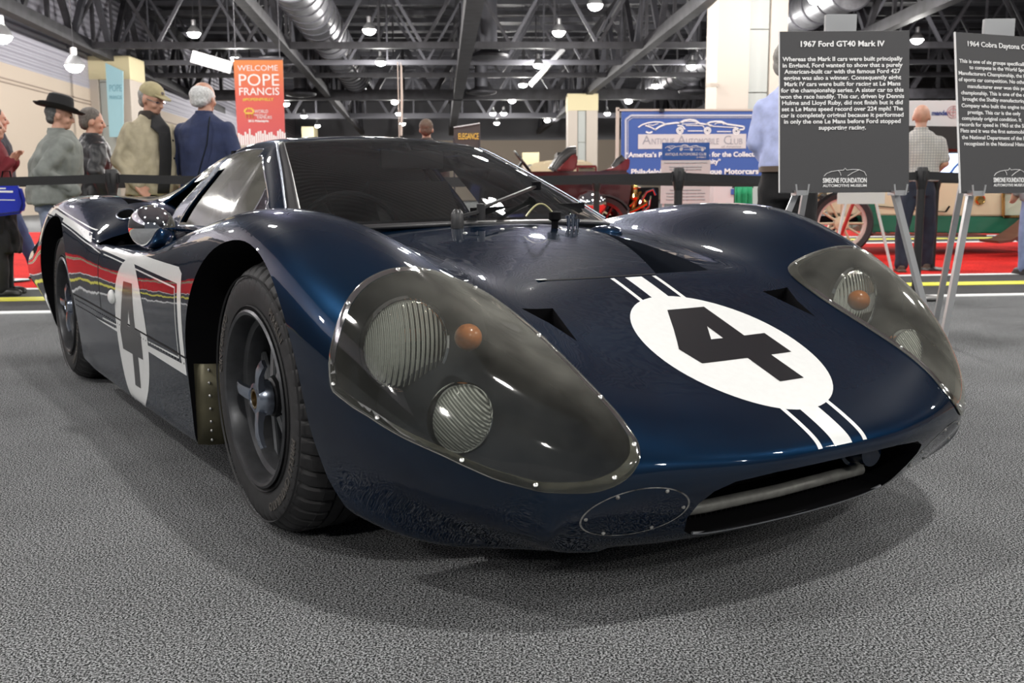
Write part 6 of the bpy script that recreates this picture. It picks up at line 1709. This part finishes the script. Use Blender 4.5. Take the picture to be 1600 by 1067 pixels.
# tan jacket, flat cap
bs, H = base_at(226, 131, 8.1, .02)
tan = fab('tan_canvas_jacket', (.42, .37, .26)); 
t, Mh = person('man in a khaki cap and tan jacket over a black shirt', bs, H, math.radians(-128), tan, dark_tr, bshoe, ('under_hat', (.30, .30, .29)), head_turn=math.radians(16), head_tilt=math.radians(-20), lean=.05, bulk=1.2, hem=.84, seed=8, belly=.05,
    arms={'r': [(.27, -.02, 1.13), (.22, .16, .93)], 'l': [(-.27, -.02, 1.13), (-.22, .16, .93)]})
q = bmesh.new(); ell(q, (0, -.016, 1.690), (.083, .103, .085)); 
for v in [v for v in q.verts if v.co.z < 1.675]: v.co.z = 1.675
pk = [(-.062, .065, 1.690), (-.050, .125, 1.682), (-.02, .158, 1.678), (.02, .158, 1.678), (.050, .125, 1.682), (.062, .065, 1.690)]
prism(q, pk, (0, 0, 0), (0, 0, .008)); bmesh.ops.transform(q, matrix=Mh, verts=q.verts); o = obj('cap', q, fab('khaki_cap_cloth', (.38, .33, .19)), t)
q = bmesh.new(); sphere(q, Mh @ Vector((0, .080, 1.715)), .018, (1, .3, .8), 12, 8); obj('cap_badge', q, mat('dull_badge', (.12, .10, .10), rough=.6), o)
q = bmesh.new(); V = []
for i, z in enumerate(np.linspace(.86, 1.50, 14)):
    for k, a in enumerate(np.linspace(-.42, .42, 9)):
        w = .6 if z < 1.4 else 1.0
        rx, ry = (.215, .178 + .04 * math.sin(PI * (z - .86) / .64)) if z < 1.40 else (.215 - (z - 1.40) * 1.25, .150 - (z - 1.40) * .65)
        V.append((rx * math.sin(a * w), ry * math.cos(a * w) + .008 + .05 * (z - .86) / .64, z))
F = [(i * 9 + k, i * 9 + k + 1, i * 9 + k + 10, i * 9 + k + 9) for i in range(13) for k in range(8)]
o = obj('shirt_front', (V, F), fab('black_knit', (.012, .012, .014)), t); md = o.modifiers.new('s', 'SOLIDIFY'); md.thickness = .01
q = bmesh.new(); lathe(q, [(.075, 1.46), (.098, 1.47), (.088, 1.53), (.074, 1.545)], 28, closed=True)
for v in q.verts: v.co.y += .045
obj('dark_collar', q, fab('brown_corduroy', (.03, .022, .018)), t)
for zz in (1.0, 1.15, 1.30):
    q = bmesh.new(); sphere(q, (-.118, .155 + .03, zz), .011, (1, .6, 1), 10, 6); obj('button', q, M['black'], t)
q = bmesh.new(); tube(q, [Mh @ Vector(p) for p in ((-.078, 0, 1.645), (-.055, .085, 1.645), (0, .098, 1.645), (.055, .085, 1.645), (.078, 0, 1.645))], .003, 6); obj('glasses', q, M['chrome'], t)
# navy sweater man from behind
bs, H = base_at(314, 131, 8.1)
t, Mh = person('man with white hair and a navy sweater seen from behind, thin strap across his back', bs, H, math.radians(-14), fab('navy_knit', (.022, .032, .085)), dark_tr, bshoe, ('fringe', (.60, .60, .60)), head_turn=math.radians(-10), head_tilt=math.radians(-6), lean=.03, bulk=1.28, hem=.82, jtype='sweater', seed=12)
q = bmesh.new(); tube(q, [(.085, -.03, 1.475), (.13, -.13, 1.40), (.12, -.155, 1.25), (.05, -.165, 1.05), (.0, -.16, .92)], .006, 6); obj('strap', q, M['inner_dark'], t)
q = bmesh.new(); lathe(q, [(.064, 1.505), (.070, 1.505), (.070, 1.525), (.064, 1.525)], 28, closed=True)
for v in q.verts: v.co.y = v.co.y * 1.08 + .03
obj('neck_strap', q, M['black'], t)
# head behind the car roof
bs, H = base_at(666, 189, 13.5)
person('person with short brown hair seen over the car roof', bs, H, 0, fab('brown_coat', (.06, .05, .045)), dark_tr, bshoe, ('full', (.10, .065, .045)), seed=15)
# man in the pale blue shirt
bs, H = base_at(1238, 71, 5.95)
t, Mh = person('man in a pale blue shirt and black trousers, half hidden by the Mark IV placard', bs, H, math.radians(-20), fab('pale_blue_cotton', (.50, .56, .86)), fab('black_trousers', (.008, .008, .009)), bshoe, ('full', (.30, .29, .27)), head_turn=math.radians(-25), jtype='shirt', bulk=1.04, hem=1.00, seed=18, belly=.02,
    arms={'l': [(-.205, .0, 1.16), (-.12, .10, 1.02)], 'r': [(.245, -.02, 1.16), (.15, .10, 1.02)]})
q = bmesh.new(); lathe(q, [(.178, .975), (.182, .975), (.182, 1.01), (.178, 1.01)], 30, closed=True)
for v in q.verts: v.co.y *= .80
obj('belt', q, mat('brown_leather_belt', (.10, .07, .05), rough=.5), t)
# plaid shirt man
bs, H = base_at(1441, 166, 10.0)
pm = mat('checked_shirt_cloth', (.50, .48, .45), rough=.85)
nt = pm.node_tree; tcx = nt.nodes.new('ShaderNodeTexCoord'); ck = nt.nodes.new('ShaderNodeTexBrick'); ck.offset = 0; ck.inputs['Scale'].default_value = 14
mpn = nt.nodes.new('ShaderNodeMapping'); mpn.inputs['Rotation'].default_value = (PI / 2, 0, 0); nt.links.new(tcx.outputs['Object'], mpn.inputs['Vector']); nt.links.new(mpn.outputs[0], ck.inputs['Vector'])
ck.inputs['Color1'].default_value = (.50, .47, .44, 1); ck.inputs['Color2'].default_value = (.46, .45, .42, 1); ck.inputs['Mortar'].default_value = (.30, .30, .30, 1); ck.inputs['Mortar Size'].default_value = .06; ck.inputs['Brick Width'].default_value = .4; ck.inputs['Row Height'].default_value = .4
nt.links.new(ck.outputs['Color'], nt.nodes['Principled BSDF'].inputs['Base Color'])
person('bald man in a short sleeved checked shirt and dark jeans, seen from behind', bs, H, math.radians(-10), pm, fab('dark_jeans', (.012, .018, .035)), mat('brown_shoe', (.06, .035, .02), rough=.5), None, head_turn=math.radians(-12), head_tilt=math.radians(-12), jtype='shirt', sleeve='short', bulk=1.22, hem=.96, seed=21, stance=.25, stride=.16,
    arms={'r': [(.26, -.02, 1.15), (.17, .14, 1.02)], 'l': [(-.26, -.02, 1.15), (-.17, .14, 1.02)]})
# visitor cut by the right edge, visitor cut by the left edge, walker on the red carpet
bs, H = base_at(1634, 172, 9.5)
person('visitor in light jeans cut off by the right picture edge', bs, H, math.radians(5), fab('grey_top', (.25, .25, .27)), fab('light_blue_jeans', (.20, .25, .42)), bshoe, ('full', (.05, .04, .03)), seed=25)
bs, H = base_at(-14, 182, 8.0)
t, Mh = person('woman in a dark red sweater and black skirt, cut by the left edge', bs, H, math.radians(-75), fab('dark_red_knit', (.16, .012, .02)), fab('black_skirt', (.010, .010, .012)), bshoe, ('full', (.20, .12, .06)), jtype='sweater', bulk=1.05, hem=.86, seed=28, arms={'r': [(.20, .04, 1.16), (.10, .16, 1.32)], 'l': [(-.20, .04, 1.16), (-.10, .16, 1.32)]})
q = bmesh.new(); loft(q, [(0, 0, .42, .20, .19), (0, 0, .60, .19, .18), (0, 0, .85, .175, .15), (0, 0, .95, .16, .13)]); fuse('long_coat_skirt', q, fab('black_coat', (.008, .008, .010)), t, .016, 3, folds=.02, seed=31)
bg = empty('shopping_bag', px(13, 313, 7.72), label='shiny royal blue bag with white print, carried by the woman at the left edge', cat='bag'); bg.rotation_euler = (0, 0, .15)
q = bmesh.new()
prism(q, [(-.16, 0, .12), (.10, 0, .11), (.125, 0, -.02), (.10, 0, -.10), (-.16, 0, -.13)], (0, -.035, 0), (0, .035, 0)); bmesh.ops.bevel(q, geom=list(q.edges), offset=.02, segments=3, affect='EDGES'); obj('bag_body', q, mat('royal_blue_plastic', (.02, .035, .42), rough=.3), bg)
q = bmesh.new(); tube(q, [(-.05, 0, .11), (-.03, .02, .22), (.02, .02, .22), (.04, 0, .11)], .006, 6); obj('bag_handle', q, M['black'], bg)
for s, z, w in (('W', .095, .03), ('Workshop', .055, .15), ('antique motoring', -.01, .13)):
    pass
q = bmesh.new(); bar(q, (-.10, -.037, .068), (.05, -.037, .065), .002, .014); bar(q, (-.08, -.037, .09), (0, -.037, .09), .002, .01); bar(q, (-.08, -.037, .005), (.06, -.037, .002), .002, .006); obj('bag_print', q, M['textw'], bg, smooth=False)
bs, H = base_at(-8, 170, 9.6)
person('visitor in blue jeans walking on the red carpet at the left edge', bs, H, math.radians(-60), fab('dark_top', (.03, .03, .04)), fab('mid_blue_jeans', (.04, .07, .16)), bshoe, ('full', (.04, .03, .02)), stride=.28, seed=33)
